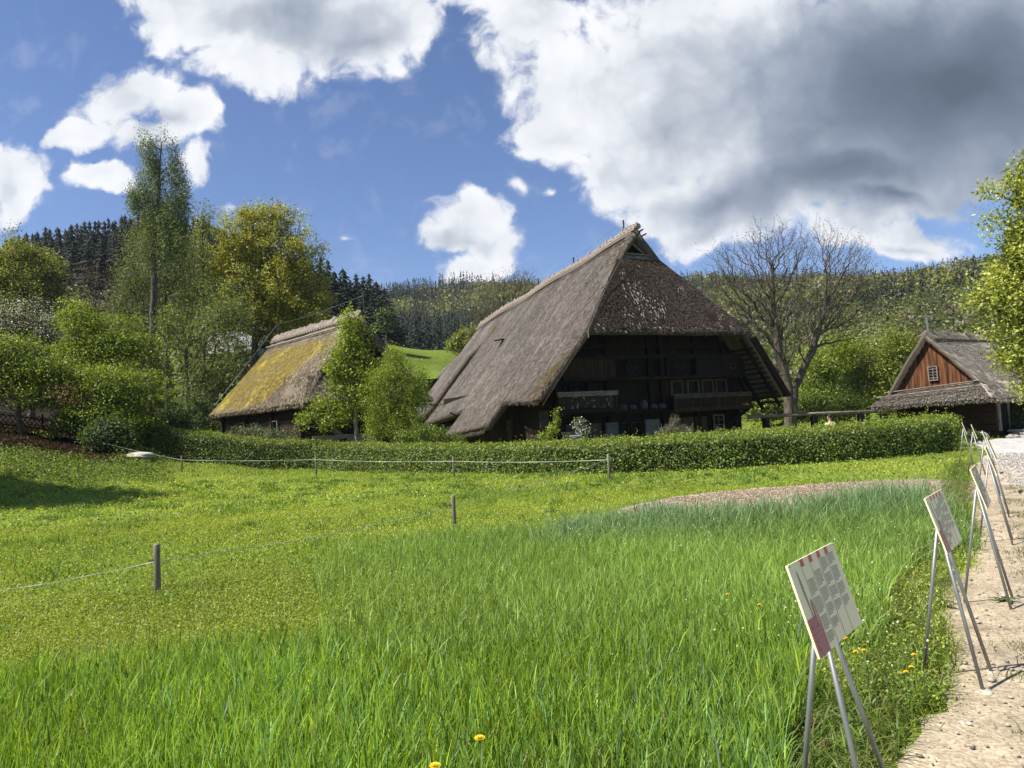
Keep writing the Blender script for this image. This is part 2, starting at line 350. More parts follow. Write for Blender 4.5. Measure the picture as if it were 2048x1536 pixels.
def build_terrain():
    az = np.unique(np.concatenate([np.arange(-180, -60, 4.), np.arange(-60, 60, .5), np.arange(60, 181, 4.)]))
    r = np.unique(np.round(np.concatenate([[0.02], np.geomspace(.6, 60, 90), np.geomspace(60, 1200, 90), [2500, 4500]]), 3))
    A, R = np.meshgrid(np.radians(az), r, indexing='ij'); X = R*np.sin(A); Y = R*np.cos(A); Z = gz(X, Y)
    na, nr = A.shape; V = np.stack([X, Y, Z], -1).reshape(-1, 3)
    i, j = np.meshgrid(np.arange(na-1), np.arange(nr-1), indexing='ij'); k = i*nr+j
    Q = np.stack([k, k+1, k+nr+1, k+nr], -1).reshape(-1, 4)
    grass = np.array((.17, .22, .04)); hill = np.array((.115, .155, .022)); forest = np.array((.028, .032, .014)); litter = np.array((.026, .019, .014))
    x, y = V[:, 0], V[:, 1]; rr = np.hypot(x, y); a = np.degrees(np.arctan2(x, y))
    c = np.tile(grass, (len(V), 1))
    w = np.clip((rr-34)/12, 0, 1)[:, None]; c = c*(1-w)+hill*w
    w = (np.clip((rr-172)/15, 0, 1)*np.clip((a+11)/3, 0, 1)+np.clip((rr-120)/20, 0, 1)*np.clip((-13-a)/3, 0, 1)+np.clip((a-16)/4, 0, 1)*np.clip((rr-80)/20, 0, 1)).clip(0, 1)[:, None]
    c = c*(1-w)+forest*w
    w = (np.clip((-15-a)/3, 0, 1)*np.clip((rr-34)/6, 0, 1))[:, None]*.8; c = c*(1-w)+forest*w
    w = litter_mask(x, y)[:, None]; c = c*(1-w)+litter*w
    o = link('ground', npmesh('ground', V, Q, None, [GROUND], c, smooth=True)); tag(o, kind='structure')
build_terrain()

# ------------------------------------------------------------------ path, gravel yard and tilled soil: sheets just above the ground
PATH = [(1.15, 1.2), (1.30, 2.4), (1.55, 3.25), (1.90, 3.75), (2.30, 4.2), (2.72, 4.75), (3.05, 5.35), (3.45, 6.05), (4.35, 7.2), (5.4, 8.6), (6.4, 10.1), (7.6, 12.0), (9.0, 14.2), (10.5, 16.6), (12.1, 18.9), (13.6, 20.7), (14.6, 22.2),
        (15.3, 23.4), (16.4, 25.5), (18.3, 28.9), (20.2, 30.1), (21.4, 29.4), (27, 30), (40, 34), (40, 20), (24, 8), (12, -1), (4, -3)]
SOIL = [(1.7, 12.6), (2.0, 13.6), (2.9, 14.6), (4.0, 15.3), (5.6, 15.7), (7.4, 16.0), (8.8, 15.9), (9.5, 15.0), (8.7, 13.2), (7.7, 11.9), (6.9, 11.2), (5, 10.8), (3, 10.9)]
RYE = [(-.1, 9.6), (.6, 10.6), (2.0, 11.2), (3.4, 11.0), (5.0, 11.1), (6.3, 11.7), (6.75, 11.2), (6.0, 9.3), (5.2, 8.0), (3.9, 7.2), (2.0, 7.6), (.6, 8.6)]
def pdist(x, y, poly):
    d = np.full(np.shape(x), 1e9); n = len(poly)
    for i in range(n):
        a = np.array(poly[i], float); b = np.array(poly[(i+1) % n], float); ab = b-a
        t = np.clip(((x-a[0])*ab[0]+(y-a[1])*ab[1])/(ab@ab), 0, 1); d = np.minimum(d, np.hypot(x-a[0]-t*ab[0], y-a[1]-t*ab[1]))
    return np.where(inpoly(x, y, poly), d, -d)
def sheet(name, poly, step, m, lift, amp, seed, tintf=None, rough=0.):
    P = np.array(poly); x = np.arange(P[:, 0].min()-1, P[:, 0].max()+1, step); y = np.arange(P[:, 1].min()-1, P[:, 1].max()+1, step)
    X, Y = np.meshgrid(x, y, indexing='ij'); D = pdist(X, Y, poly)+amp*fnoise(X, Y, seed, 1.6)+amp*.5*fnoise(X, Y, seed+1, 6)
    Z = gz(X, Y)+lift+rough*np.abs(fnoise(X, Y, seed+2, 9))
    nx, ny = X.shape; V = np.stack([X, Y, Z], -1).reshape(-1, 3); i, j = np.meshgrid(np.arange(nx-1), np.arange(ny-1), indexing='ij'); k = (i*ny+j).ravel()
    Df = D.reshape(-1); cdn = (Df[k] > 0) | (Df[k+1] > 0) | (Df[k+ny] > 0) | (Df[k+ny+1] > 0)
    gx, gy = np.gradient(D, step); gn = np.hypot(gx, gy)+1e-6; out = np.clip(D, -step*1.5, 0); X = X-out*gx/gn; Y = Y-out*gy/gn; V[:, 0] = X.ravel(); V[:, 1] = Y.ravel(); V[:, 2] = (gz(X, Y)+lift*.8+rough*np.abs(fnoise(X, Y, seed+2, 9))*(D > 0)).ravel()
    k = k[cdn]; Q = np.stack([k, k+ny, k+ny+1, k+1], -1)
    used = np.unique(Q); mp = np.full(len(V), -1); mp[used] = np.arange(len(used))
    V = V[used]; Q = mp[Q]
    o = link(name, npmesh(name, V, Q, None, [m], tintf(V) if tintf else None, smooth=True)); return tag(o, kind='structure')
def path_material():
    m, nt, b, N, L = _nt('path_dirt_and_gravel')
    tc = N('ShaderNodeTexCoord'); a = N('ShaderNodeAttribute'); a.attribute_name = 'tint'
    n = N('ShaderNodeTexNoise'); n.inputs['Scale'].default_value = 2.2; n.inputs['Detail'].default_value = 10; n.inputs['Roughness'].default_value = .72; L(tc.outputs['Object'], n.inputs['Vector'])
    v = N('ShaderNodeTexVoronoi'); v.inputs['Scale'].default_value = 55; L(tc.outputs['Object'], v.inputs['Vector'])
    r = N('ShaderNodeMapRange'); L(n.outputs['Fac'], r.inputs[0]); r.inputs[1].default_value = .3; r.inputs[2].default_value = .7; r.inputs[3].default_value = .60; r.inputs[4].default_value = 1.30
    vr = N('ShaderNodeSeparateColor'); L(v.outputs['Color'], vr.inputs[0])
    r2 = N('ShaderNodeMapRange'); L(vr.outputs[0], r2.inputs[0]); r2.inputs[3].default_value = .72; r2.inputs[4].default_value = 1.22
    mu = N('ShaderNodeMath'); mu.operation = 'MULTIPLY'; L(r.outputs[0], mu.inputs[0]); L(r2.outputs[0], mu.inputs[1])
    s = N('ShaderNodeVectorMath'); s.operation = 'SCALE'; L(a.outputs['Color'], s.inputs[0]); L(mu.outputs[0], s.inputs['Scale'])
    L(s.outputs[0], b.inputs['Base Color']); b.inputs['Roughness'].default_value = 1; b.inputs['Specular IOR Level'].default_value = .1
    ad = N('ShaderNodeMath'); ad.operation = 'MULTIPLY_ADD'; L(v.outputs['Distance'], ad.inputs[0]); ad.inputs[1].default_value = -.5; L(n.outputs['Fac'], ad.inputs[2])
    bp = N('ShaderNodeBump'); bp.inputs['Strength'].default_value = .6; bp.inputs['Distance'].default_value = .010; L(ad.outputs[0], bp.inputs['Height']); L(bp.outputs[0], b.inputs['Normal'])
    return m
PATHM = path_material()
def gravel_w(x, y):
    """1 on the pale gravel of the yard, 0 on the trodden dirt beside the signs"""
    px = .655*y-.10 + (y < 16)*0
    return np.clip((x-(.50*y+2.55)+.5*fnoise(x, y, 31, 1.2))/1.0, 0, 1)
def path_tint(V):
    x, y = V[:, 0], V[:, 1]; w = gravel_w(x, y)[:, None]
    d = np.array((.385, .315, .215))*(1+.16*fnoise(x, y, 33, .9))[:, None]; g = np.array((.47, .455, .43))*(1+.06*fnoise(x, y, 34, .7))[:, None]
    return d*(1-w)+g*w
sheet('path', PATH, .11, PATHM, .012, .14, 21, path_tint, .005)
sheet('tilled_soil', SOIL, .06, PATHM, .016, .12, 24, lambda V: np.array((.37, .285, .215))*(1+.25*fnoise(V[:, 0], V[:, 1], 36, 12))[:, None], .028)

# ------------------------------------------------------------------ scatter helpers for blades and leaves
def blades(x, y, z, h, w, lean, col, seg=2, dirs=None, tipc=None):
    """one bent tapering strip per point -> V, quads, tris, tint"""
    n = len(x); r = RNG; a = r.uniform(0, 2*np.pi, n); la = r.uniform(0, 2*np.pi, n) if dirs is None else dirs
    sx, sy = np.cos(a)*w/2, np.sin(a)*w/2; lx, ly = np.cos(la)*lean*h, np.sin(la)*lean*h
    rows = []; nv = 2*seg+1
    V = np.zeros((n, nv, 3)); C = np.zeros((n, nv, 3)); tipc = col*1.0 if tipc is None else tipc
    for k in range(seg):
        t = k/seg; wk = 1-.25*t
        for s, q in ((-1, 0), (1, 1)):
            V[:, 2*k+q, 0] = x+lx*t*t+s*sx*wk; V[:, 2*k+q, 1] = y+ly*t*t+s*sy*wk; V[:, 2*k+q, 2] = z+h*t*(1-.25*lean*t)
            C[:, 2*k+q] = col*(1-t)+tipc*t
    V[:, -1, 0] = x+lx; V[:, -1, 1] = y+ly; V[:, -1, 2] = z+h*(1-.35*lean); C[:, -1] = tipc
    b = (np.arange(n)*nv)[:, None]
    Q = np.concatenate([b+np.array([2*k, 2*k+1, 2*k+3, 2*k+2]) for k in range(seg-1)]) if seg > 1 else np.zeros((0, 4), int)
    T = b+np.array([2*seg-2, 2*seg-1, 2*seg])
    return V.reshape(-1, 3), Q, T, C.reshape(-1, 3)
def leaves(P, size, col, up=.35, aspect=.62, droop=0., rng=RNG, bias=None):
    """one diamond leaf per point -> V, quads, tint"""
    n = len(P); size = np.broadcast_to(size, (n,))
    d = rng.normal(size=(n, 3)); d[:, 2] -= droop*2; d /= np.linalg.norm(d, axis=1)[:, None]
    nr = rng.normal(size=(n, 3)); nr[:, 2] = nr[:, 2]*.8+up*2
    if bias is not None: nr = nr+bias
    s = np.cross(d, nr); s /= np.linalg.norm(s, axis=1)[:, None]+1e-9
    k = np.cross(s, d)
    L = size[:, None]; V = np.stack([P-d*L*.5, P-s*L*aspect*.5+k*L*.06, P+d*L*.5, P+s*L*aspect*.5+k*L*.06], 1).reshape(-1, 3)
    return V, np.arange(4*n).reshape(n, 4), np.repeat(col, 4, 0)
def pick(pal, n, rng=RNG, var=.22):
    w = np.array([p[1] for p in pal], float); i = rng.choice(len(pal), n, p=w/w.sum()); c = np.array([p[0] for p in pal])[i]
    return c*np.clip(1+var*rng.normal(size=(n, 1)), .45, 1.7)
def joinparts(parts):
    """parts: list of (V, quads, tris, tint)"""
    o = 0; V = []; Q = []; T = []; C = []
    for v, q, t, c in parts:
        V.append(v); C.append(c)
        if q is not None and len(q): Q.append(q+o)
        if t is not None and len(t): T.append(t+o)
        o += len(v)
    return np.concatenate(V), (np.concatenate(Q) if Q else None), (np.concatenate(T) if T else None), np.concatenate(C)
def wedge(n, r0, r1, a0=-41, a1=41, rng=RNG):
    r = np.sqrt(rng.uniform(r0*r0, r1*r1, n)); a = np.radians(rng.uniform(a0, a1, n)); return r*np.sin(a), r*np.cos(a)

# ------------------------------------------------------------------ grass, crops and flowers (nobody could count them)
def keep_mask(x, y, soil=True):
    k = (pdist(x, y, PATH)+.14*fnoise(x, y, 21, 1.6)) < .06*RNG.normal(size=len(x))
    if soil: k &= (pdist(x, y, SOIL)+.12*fnoise(x, y, 24, 1.6)) < .0
    return k
def meadow():
    parts = []
    def band(n, r0, r1, h, w, lean, cols, seg, a0=-42, a1=42, tall=False):
        x, y = wedge(n, r0, r1, a0, a1); k = keep_mask(x, y); k &= litter_mask(x, y) < RNG.random(len(x))
        if not tall: k &= ~((inpoly(x, y, RYE)) & (RNG.random(len(x)) < .8))
        x, y = x[k], y[k]; m = len(x); pat = fnoise(x, y, 41, .8); pat2 = fnoise(x, y, 42, .22)
        c = np.array(cols[0])*(.5-.5*pat)[:, None]+np.array(cols[1])*(.5+.5*pat)[:, None]
        c = c*(1+.30*pat2)[:, None]*np.clip(1+.2*RNG.normal(size=(m, 1)), .5, 1.6)
        dry = RNG.random(m) < .015; c[dry] = np.array((.26, .24, .09))
        hh = h*np.clip(1+.3*pat+.3*RNG.normal(size=m), .35, 1.9)
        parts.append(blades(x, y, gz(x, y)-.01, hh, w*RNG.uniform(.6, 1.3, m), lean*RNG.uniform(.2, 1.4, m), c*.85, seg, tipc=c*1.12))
    G1, G2 = (.26, .36, .035), (.38, .45, .06)
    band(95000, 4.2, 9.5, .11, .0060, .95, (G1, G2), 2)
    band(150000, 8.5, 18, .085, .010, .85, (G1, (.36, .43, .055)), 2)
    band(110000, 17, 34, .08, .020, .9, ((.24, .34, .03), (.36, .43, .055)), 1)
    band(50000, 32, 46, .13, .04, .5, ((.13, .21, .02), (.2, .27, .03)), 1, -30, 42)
    # longer tufts standing up out of the short turf
    tx, ty = wedge(420, 6, 30, -41, 20); kk = keep_mask(tx, ty) & (litter_mask(tx, ty) < .1); tx, ty = tx[kk], ty[kk]; i = RNG.integers(0, len(tx), 26000); sp_ = RNG.uniform(.06, .28, len(tx))[i]
    x = tx[i]+sp_*RNG.normal(size=26000); y = ty[i]+sp_*RNG.normal(size=26000); r = np.hypot(x, y); c = np.array((.12, .215, .026))*RNG.uniform(.7, 1.25, len(tx))[i][:, None]*np.clip(1+.2*RNG.normal(size=(26000, 1)), .5, 1.6)
    parts.append(blades(x, y, gz(x, y)-.01, RNG.uniform(.10, .2, len(tx))[i]*RNG.uniform(.6, 1.3, 26000), .0045+.0007*r, .6*RNG.uniform(.2, 1.4, 26000), c*.85, 2, tipc=c*1.2))
    # low upturned leaves like clover, added between the blades to brighten the turf
    for n, r0, r1, sz, hh in ((170000, 4.5, 9.5, .022, .095), (110000, 8.5, 18, .036, .075), (90000, 17, 36, .07, .06)):
        x, y = wedge(n, r0, r1, -42, 42); k = keep_mask(x, y) & (litter_mask(x, y) < RNG.random(len(x))) & ~((inpoly(x, y, RYE)) & (RNG.random(len(x)) < .8)); x, y = x[k], y[k]; m = len(x)
        pat = fnoise(x, y, 41, .8); pat2 = fnoise(x, y, 43, .3)
        c = (np.array((.265, .335, .055))+np.array((.08, .06, .012))*pat[:, None])*(1+.32*pat2)[:, None]*np.clip(1+.25*RNG.normal(size=(m, 1)), .45, 1.7)
        lv, lq, lc = leaves(np.stack([x, y, gz(x, y)+hh*RNG.uniform(.3, 1.25, m)], -1), sz*RNG.uniform(.6, 1.4, m), c, 1.3, .55); parts.append((lv, lq, None, lc))
    V, Q, T, C = joinparts(parts)
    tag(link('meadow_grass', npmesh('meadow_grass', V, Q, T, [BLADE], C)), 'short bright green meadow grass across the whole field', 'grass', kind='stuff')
    # sown cereal in the foreground: taller, broader, darker blades
    parts = []
    x, y = wedge(86000, 1.6, 6.4, -44, 40); edge = 5.3+.35*fnoise(x, y, 44, 1.5)+.10*x
    k = keep_mask(x, y) & (pdist(x, y, PATH) < -.55-.2*fnoise(x, y, 49, 1.5)) & (y < edge+.75*RNG.normal(size=len(x))); x, y = x[k], y[k]; m = len(x)
    pat = fnoise(x, y, 45, 1.1); c = np.array((.215, .34, .042))*(1+.25*pat)[:, None]*np.clip(1+.25*RNG.normal(size=(m, 1)), .5, 1.7)
    yl = RNG.random(m) < .13; c[yl] = c[yl]*np.array((1.5, 1.2, .9)); st = RNG.random(m) < .012; c[st] = (.42, .38, .20); bl = RNG.random(m) < np.clip(.22+.35*fnoise(x, y, 58, .9)+.06*x, .05, .75); c[bl] = c[bl]*np.array((.85, .95, 2.4))
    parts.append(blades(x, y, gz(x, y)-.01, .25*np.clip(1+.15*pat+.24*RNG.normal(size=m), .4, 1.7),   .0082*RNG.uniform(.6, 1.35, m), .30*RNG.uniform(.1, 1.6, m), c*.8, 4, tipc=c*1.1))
    x, y = wedge(66000, 5.0, 11, -16, 33); k = keep_mask(x, y) & (y > 4.9) & (x+.1*y+.3 > 1.1*RNG.normal(size=len(x))+.9*fnoise(x, y, 57, .7)) & (pdist(x, y, PATH) < -.35); x, y = x[k], y[k]; m = len(x)
    pat = fnoise(x, y, 46, .9); c = np.array((.25, .37, .075))*(1+.2*pat)[:, None]*np.clip(1+.22*RNG.normal(size=(m, 1)), .5, 1.6)
    parts.append(blades(x, y, gz(x, y), .25*np.clip(1+.2*pat+.25*RNG.normal(size=m), .4, 1.7), .0075*RNG.uniform(.6, 1.3, m), .4*RNG.uniform(.1, 1.5, m), c*.85, 3, tipc=c*1.1))
    V, Q, T, C = joinparts(parts)
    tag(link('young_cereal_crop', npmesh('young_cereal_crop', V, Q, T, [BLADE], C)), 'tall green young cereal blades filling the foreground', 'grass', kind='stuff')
    # blue-green rye strip
    x = RNG.uniform(-.5, 7.2, 60000); y = RNG.uniform(7, 12, 60000)
    d = pdist(x, y, RYE)+.25*fnoise(x, y, 48, 1.4); k = (d > 0) & (RNG.random(len(x)) < np.clip(d/.5, .15, 1)) & keep_mask(x, y, False); x, y, d = x[k], y[k], d[k]; m = len(x)
    far = np.clip((y-8.6-.1*x)/1.6, 0, 1)
    hgt = (.22+.28*far)*(.8+.2*np.clip(x/4, 0, 1.3))
    c = (np.array((.19, .29, .075))*(1-far)[:, None]+np.array((.21, .315, .155))*far[:, None])*np.clip(1+.25*RNG.normal(size=(m, 1)), .5, 1.7)
    V, Q, T, C = blades(x, y, gz(x, y), hgt*np.clip(1+.2*RNG.normal(size=m), .4, 1.5), .011*RNG.uniform(.6, 1.3, m), .5*RNG.uniform(.1, 1.6, m), c*.8, 3, tipc=c*1.15)
    tag(link('rye_strip', npmesh('rye_strip', V, Q, T, [BLADE], C)), 'blue green strip of tall young rye beside the bare soil', 'crop', kind='stuff')
    # rank edge growth along the path
    t = RNG.uniform(0, 1, 26000)*14; pl = np.array(PATH[:15]); seg = np.clip(t.astype(int), 0, 13); f = (t-seg)[:, None]; p = pl[seg]*(1-f)+pl[seg+1]*f
    off = RNG.normal(size=len(p))*.16-.22; x = p[:, 0]+off*.83; y = p[:, 1]-off*.55; k = pdist(x, y, PATH) < .16*fnoise(x, y, 51, 2.5)+.02; x, y = x[k], y[k]; m = len(x)
    c = np.array((.13, .20, .03))*np.clip(1+.3*RNG.normal(size=(m, 1)), .4, 1.8); c[RNG.random(m) < .2] = (.22, .20, .08)
    pa = blades(x, y, gz(x, y), .10*np.clip(1+.5*RNG.normal(size=m), .25, 2.4), .007*RNG.uniform(.6, 1.6, m), .9*RNG.uniform(.2, 1.5, m), c*.85, 3, tipc=c*1.1)
    # thin tufts strewn over the dirt
    cx = RNG.uniform(2, 9.5, 60); cy = 1.45*cx+.2-RNG.uniform(.0, 1.5, 60); kk = pdist(cx, cy, PATH) > .05; cx, cy = cx[kk], cy[kk]
    ii = RNG.integers(0, len(cx), 3800); x = cx[ii]+.11*RNG.normal(size=3800); y = cy[ii]+.08*RNG.normal(size=3800); c = np.array((.11, .14, .035))*np.clip(1+.3*RNG.normal(size=(3800, 1)), .4, 1.8)
    pb = blades(x, y, gz(x, y)+.01, .055*RNG.uniform(.4, 1.6, 3800), .005, .9, c, 2)
    V, Q, T, C = joinparts([pa, pb])
    tag(link('path_edge_grass', npmesh('path_edge_grass', V, Q, T, [BLADE], C)), 'ragged rank grass along the edge of the dirt path', 'grass', kind='stuff')
    # small white and yellow flowers
    def flecks(n, x, y, h, s, col, name, label):
        P = np.stack([x, y, gz(x, y)+h], -1); V, Q, C = leaves(P, s, np.tile(col, (len(x), 1))*RNG.uniform(.75, 1.1, (len(x), 1)), up=1.2, aspect=.9)
        tag(link(name, npmesh(name, V, Q, None, [BLOOM], C)), label, 'wildflowers', kind='stuff')
    x, y = wedge(3600, 4.5, 11, -14, 33); k = keep_mask(x, y) & (fnoise(x, y, 55, .9)+.25*RNG.normal(size=len(x))+.06*x > .25); x, y = x[k], y[k]
    flecks(0, x, y, RNG.uniform(.2, .36, len(x)), RNG.uniform(.010, .018, len(x)), (.62, .64, .42), 'white_wildflowers', 'tiny white shepherd purse flowers scattered through the cereal')
    x, y = wedge(7000, 7, 30, -40, 12); k = keep_mask(x, y) & (fnoise(x, y, 56, .55)+.35*RNG.normal(size=len(x)) > .35); x, y = x[k], y[k]; r = np.hypot(x, y)
    flecks(0, x, y, RNG.uniform(.10, .2, len(x)), .0015*r+.006, (.62, .50, .03), 'yellow_wildflowers', 'small yellow buttercups dotted over the meadow')
meadow()

# ------------------------------------------------------------------ thatched buildings
WOOD_OLD = mat('wood_old', (.035, .028, .02), (.085, .07, .05), (3, 3, 9), .9, bump=.4)
WOOD_PANEL = mat('wood_pale_frame', (.06, .05, .035), (.13, .11, .08), (3, 3, 9), .9, bump=.4)
WHEELW = mat('wheel_wood', (.013, .012, .011), (.03, .028, .025), (5, 5, 5), .9, bump=.3)
def thatch(name, c1, c2, c3, moss=None, mth=.5, msc=.35):
    """straw laid down the slope: u runs along the eave, v down the slope (metres)"""
    m, nt, b, N, L = _nt(name)
    uv = N('ShaderNodeUVMap'); uv.uv_map = 'uv'
    def nz(sx, sy, det, r=.6):
        mp = N('ShaderNodeMapping'); mp.inputs['Scale'].default_value = (sx, sy, 1); L(uv.outputs[0], mp.inputs[0])
        n = N('ShaderNodeTexNoise'); n.inputs['Scale'].default_value = 1; n.inputs['Detail'].default_value = det; n.inputs['Roughness'].default_value = r; L(mp.outputs[0], n.inputs[0]); return n.outputs['Fac']
    a = nz(16, 3.0, 6, .75); w = nz(1.1, .16, 4); c = nz(.5, .4, 5)
    mx = N('ShaderNodeMath'); mx.operation = 'MULTIPLY_ADD'; L(w, mx.inputs[0]); mx.inputs[1].default_value = .50
    m2 = N('ShaderNodeMath'); m2.operation = 'MULTIPLY_ADD'; L(a, m2.inputs[0]); m2.inputs[1].default_value = .62; m3 = N('ShaderNodeMath'); m3.operation = 'MULTIPLY'; L(c, m3.inputs[0]); m3.inputs[1].default_value = .22; L(m3.outputs[0], m2.inputs[2]); L(m2.outputs[0], mx.inputs[2])
    cr = N('ShaderNodeValToRGB'); e = cr.color_ramp.elements; e[0].position = .45; e[0].color = (*c1, 1); e[1].position = .86; e[1].color = (*c3, 1); q = e.new(.64); q.color = (*c2, 1); L(mx.outputs[0], cr.inputs[0]); col = cr.outputs[0]
    if moss:
        at_ = N('ShaderNodeAttribute'); at_.attribute_name = 'tint'; sp = N('ShaderNodeSeparateColor'); L(at_.outputs['Color'], sp.inputs[0])
        ad = N('ShaderNodeMath'); ad.operation = 'ADD'; L(sp.outputs[0], ad.inputs[0]); L(nz(1.6, .9, 6, .7), ad.inputs[1])
        r = N('ShaderNodeMapRange'); r.interpolation_type = 'SMOOTHSTEP'; L(ad.outputs[0], r.inputs[0]); r.inputs[1].default_value = .86; r.inputs[2].default_value = 1.16
        mv = N('ShaderNodeValToRGB'); f = mv.color_ramp.elements; f[0].color = (*[k*.38 for k in moss], 1); f[1].color = (*[min(1, k*1.4) for k in moss], 1); f[0].position = .35; f[1].position = .65; L(nz(7, 4, 5, .75), mv.inputs[0])
        x = N('ShaderNodeMix'); x.data_type = 'RGBA'; L(r.outputs[0], x.inputs[0]); L(col, x.inputs[6]); L(mv.outputs[0], x.inputs[7]); col = x.outputs[2]
    L(col, b.inputs['Base Color']); b.inputs['Roughness'].default_value = .95; b.inputs['Specular IOR Level'].default_value = .12
    bp = N('ShaderNodeBump'); bp.inputs['Strength'].default_value = .9; bp.inputs['Distance'].default_value = .05; L(a, bp.inputs['Height']); L(bp.outputs[0], b.inputs['Normal'])
    return m
T_GREY = thatch('thatch_grey', (.038, .033, .029), (.108, .096, .084), (.245, .22, .192), (.115, .078, .022))
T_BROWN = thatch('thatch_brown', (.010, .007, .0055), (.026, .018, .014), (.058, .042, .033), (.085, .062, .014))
T_MOSS = thatch('thatch_mossy', (.07, .055, .04), (.17, .14, .105), (.30, .255, .19), (.28, .22, .045))
T_EDGE = mat('thatch_cut_edge', (.05, .040, .030), (.17, .135, .10), (22, 22, 22), .95, bump=.8)
STRAW = leafmat('loose_straw', .1, .7, .03)
RIDGE = mat('ridge_straw', (.17, .14, .11), (.42, .36, .30), (14, 14, 14), .95, bump=.9)

class Roof:
    """sheets of thatch with real thickness; P(s, t): s along the eave, t from ridge (0) to eave (1)"""
    def __init__(s): s.parts = []; s.mi = []; s.uv = []; s.flk = []
    def sheet(s, P, nu, nv, n, th=.4, mossf=None, amp=.035, mi=0, flakes=0, fc=((.34, .29, .24), (.13, .105, .09)), fs=.16):
        n = np.array(n, float); n /= np.linalg.norm(n)
        a, b = np.meshgrid(np.linspace(0, 1, nu+1), np.linspace(0, 1, nv+1), indexing='ij')
        Q = np.array([[P(a[i, j], b[i, j]) for j in range(nv+1)] for i in range(nu+1)], float)
        wob = amp*fnoise(Q[..., 0]+Q[..., 2]*.6, Q[..., 1]+Q[..., 2]*.8, 61, 1.3)+amp*.6*fnoise(Q[..., 0]-Q[..., 2], Q[..., 1]*1.3, 62, 4.)
        Q = Q+n*wob[..., None]
        eave = Q.copy(); k = np.arange((nu+1)*(nv+1)).reshape(nu+1, nv+1); m = k.size
        top = np.stack([k[:-1, :-1], k[:-1, 1:], k[1:, 1:], k[1:, :-1]], -1).reshape(-1, 4)
        Bt = Q-n*th; V = np.concatenate([Q.reshape(-1, 3), Bt.reshape(-1, 3)])
        bot = top[:, ::-1]+m
        rim = []
        loop = list(k[:, 0])+list(k[-1, 1:])+list(k[::-1, -1][1:])+list(k[0, ::-1][1:-1])
        for i in range(len(loop)): x, y = loop[i], loop[(i+1) % len(loop)]; rim.append((x, y, y+m, x+m))
        # consistent outward winding is not needed for opaque thatch
        du = np.linalg.norm(Q[-1, nv//2]-Q[0, nv//2]); dv = np.linalg.norm(Q[nu//2, -1]-Q[nu//2, 0])
        o = RNG.uniform(0, 40)
        uv = np.stack([a*du+o, b*dv], -1).reshape(-1, 2); uv = np.concatenate([uv, uv])
        c = np.zeros((m*2, 3)); c[:, 0] = 0
        if mossf is not None: mv = mossf(Q[..., 0], Q[..., 1], Q[..., 2]).reshape(-1); c[:m, 0] = mv; c[m:, 0] = mv
        F = np.concatenate([top, bot, np.array(rim)])
        s.parts.append((V, F, None, c)); s.uv.append(uv); s.mi.append(np.concatenate([np.full(len(top)+len(bot), mi), np.full(len(rim), 1)]))
        if flakes:
            f = RNG.random((flakes, 2)); A = np.array([P(x, y) for x, y in f], float)+n*.015
            e = np.array([P(x, min(1, y+.02))for x, y in f], float)-np.array([P(x, y-.02*(y > .9)) for x, y in f], float); e /= np.linalg.norm(e, axis=1)[:, None]+1e-9
            sd = np.cross(e, n); ln = fs*RNG.uniform(.5, 1.5, (flakes, 1)); wd = .022*RNG.uniform(.5, 1.6, (flakes, 1))
            e = e+sd*RNG.normal(size=(flakes, 1))*.18; lift = n*RNG.uniform(.01, .05, (flakes, 1))
            W = np.stack([A-sd*wd, A+sd*wd, A+e*ln+sd*wd*.6+lift, A+e*ln-sd*wd*.6+lift], 1).reshape(-1, 3)
            t = RNG.random((flakes, 1))**1.6; cc = np.array(fc[0])*t+np.array(fc[1])*(1-t)
            if mossf is not None:
                mv = mossf(A[:, 0], A[:, 1], A[:, 2])[:, None]+.3*RNG.normal(size=(flakes, 1)); cc = np.where(mv > .48, s.mosscol*RNG.uniform(.6, 1.3, (flakes, 1)), cc)
            s.flk.append((W, np.arange(4*flakes).reshape(-1, 4), None, np.repeat(cc, 4, 0)))
    mosscol = np.array((.10, .07, .02))
    def fringe(s, a, b, n, out, col, ln=.22):
        """straw ends hanging along an eave from a to b"""
        a, b = np.array(a, float), np.array(b, float); t = RNG.random((n, 1)); A = a*(1-t)+b*t+RNG.normal(size=(n, 3))*.05
        e = np.array(out, float)+RNG.normal(size=(n, 3))*.25; e /= np.linalg.norm(e, axis=1)[:, None]; sd = np.cross(e, RNG.normal(size=(n, 3))); sd /= np.linalg.norm(sd, axis=1)[:, None]
        l = ln*RNG.uniform(.4, 1.2, (n, 1)); w = .016
        W = np.stack([A-sd*w, A+sd*w, A+e*l+sd*w*.4, A+e*l-sd*w*.4], 1).reshape(-1, 3)
        s.flk.append((W, np.arange(4*n).reshape(-1, 4), None, np.repeat(np.array(col)*RNG.uniform(.4, 1.3, (n, 1)), 4, 0)))
    def build(s, parent, mats, name='roof'):
        V, Q, T, C = joinparts(s.parts+s.flk); nf = sum(len(p[1]) for p in s.flk)
        uv = np.concatenate(s.uv+[np.zeros((sum(len(p[0]) for p in s.flk), 2))]); mi = np.concatenate(s.mi+[np.full(nf, len(mats))])
        return link(name, npmesh(name, V, Q, None, list(mats)+[STRAW], C, mi, False, uv), parent)

def bilin(a, b, c, d):
    a, b, c, d = [np.array(q, float) for q in (a, b, c, d)]
    return lambda s, t: (a*(1-s)+b*s)*(1-t)+(d*(1-s)+c*s)*t   # a,b = ridge ends, d,c = eave ends

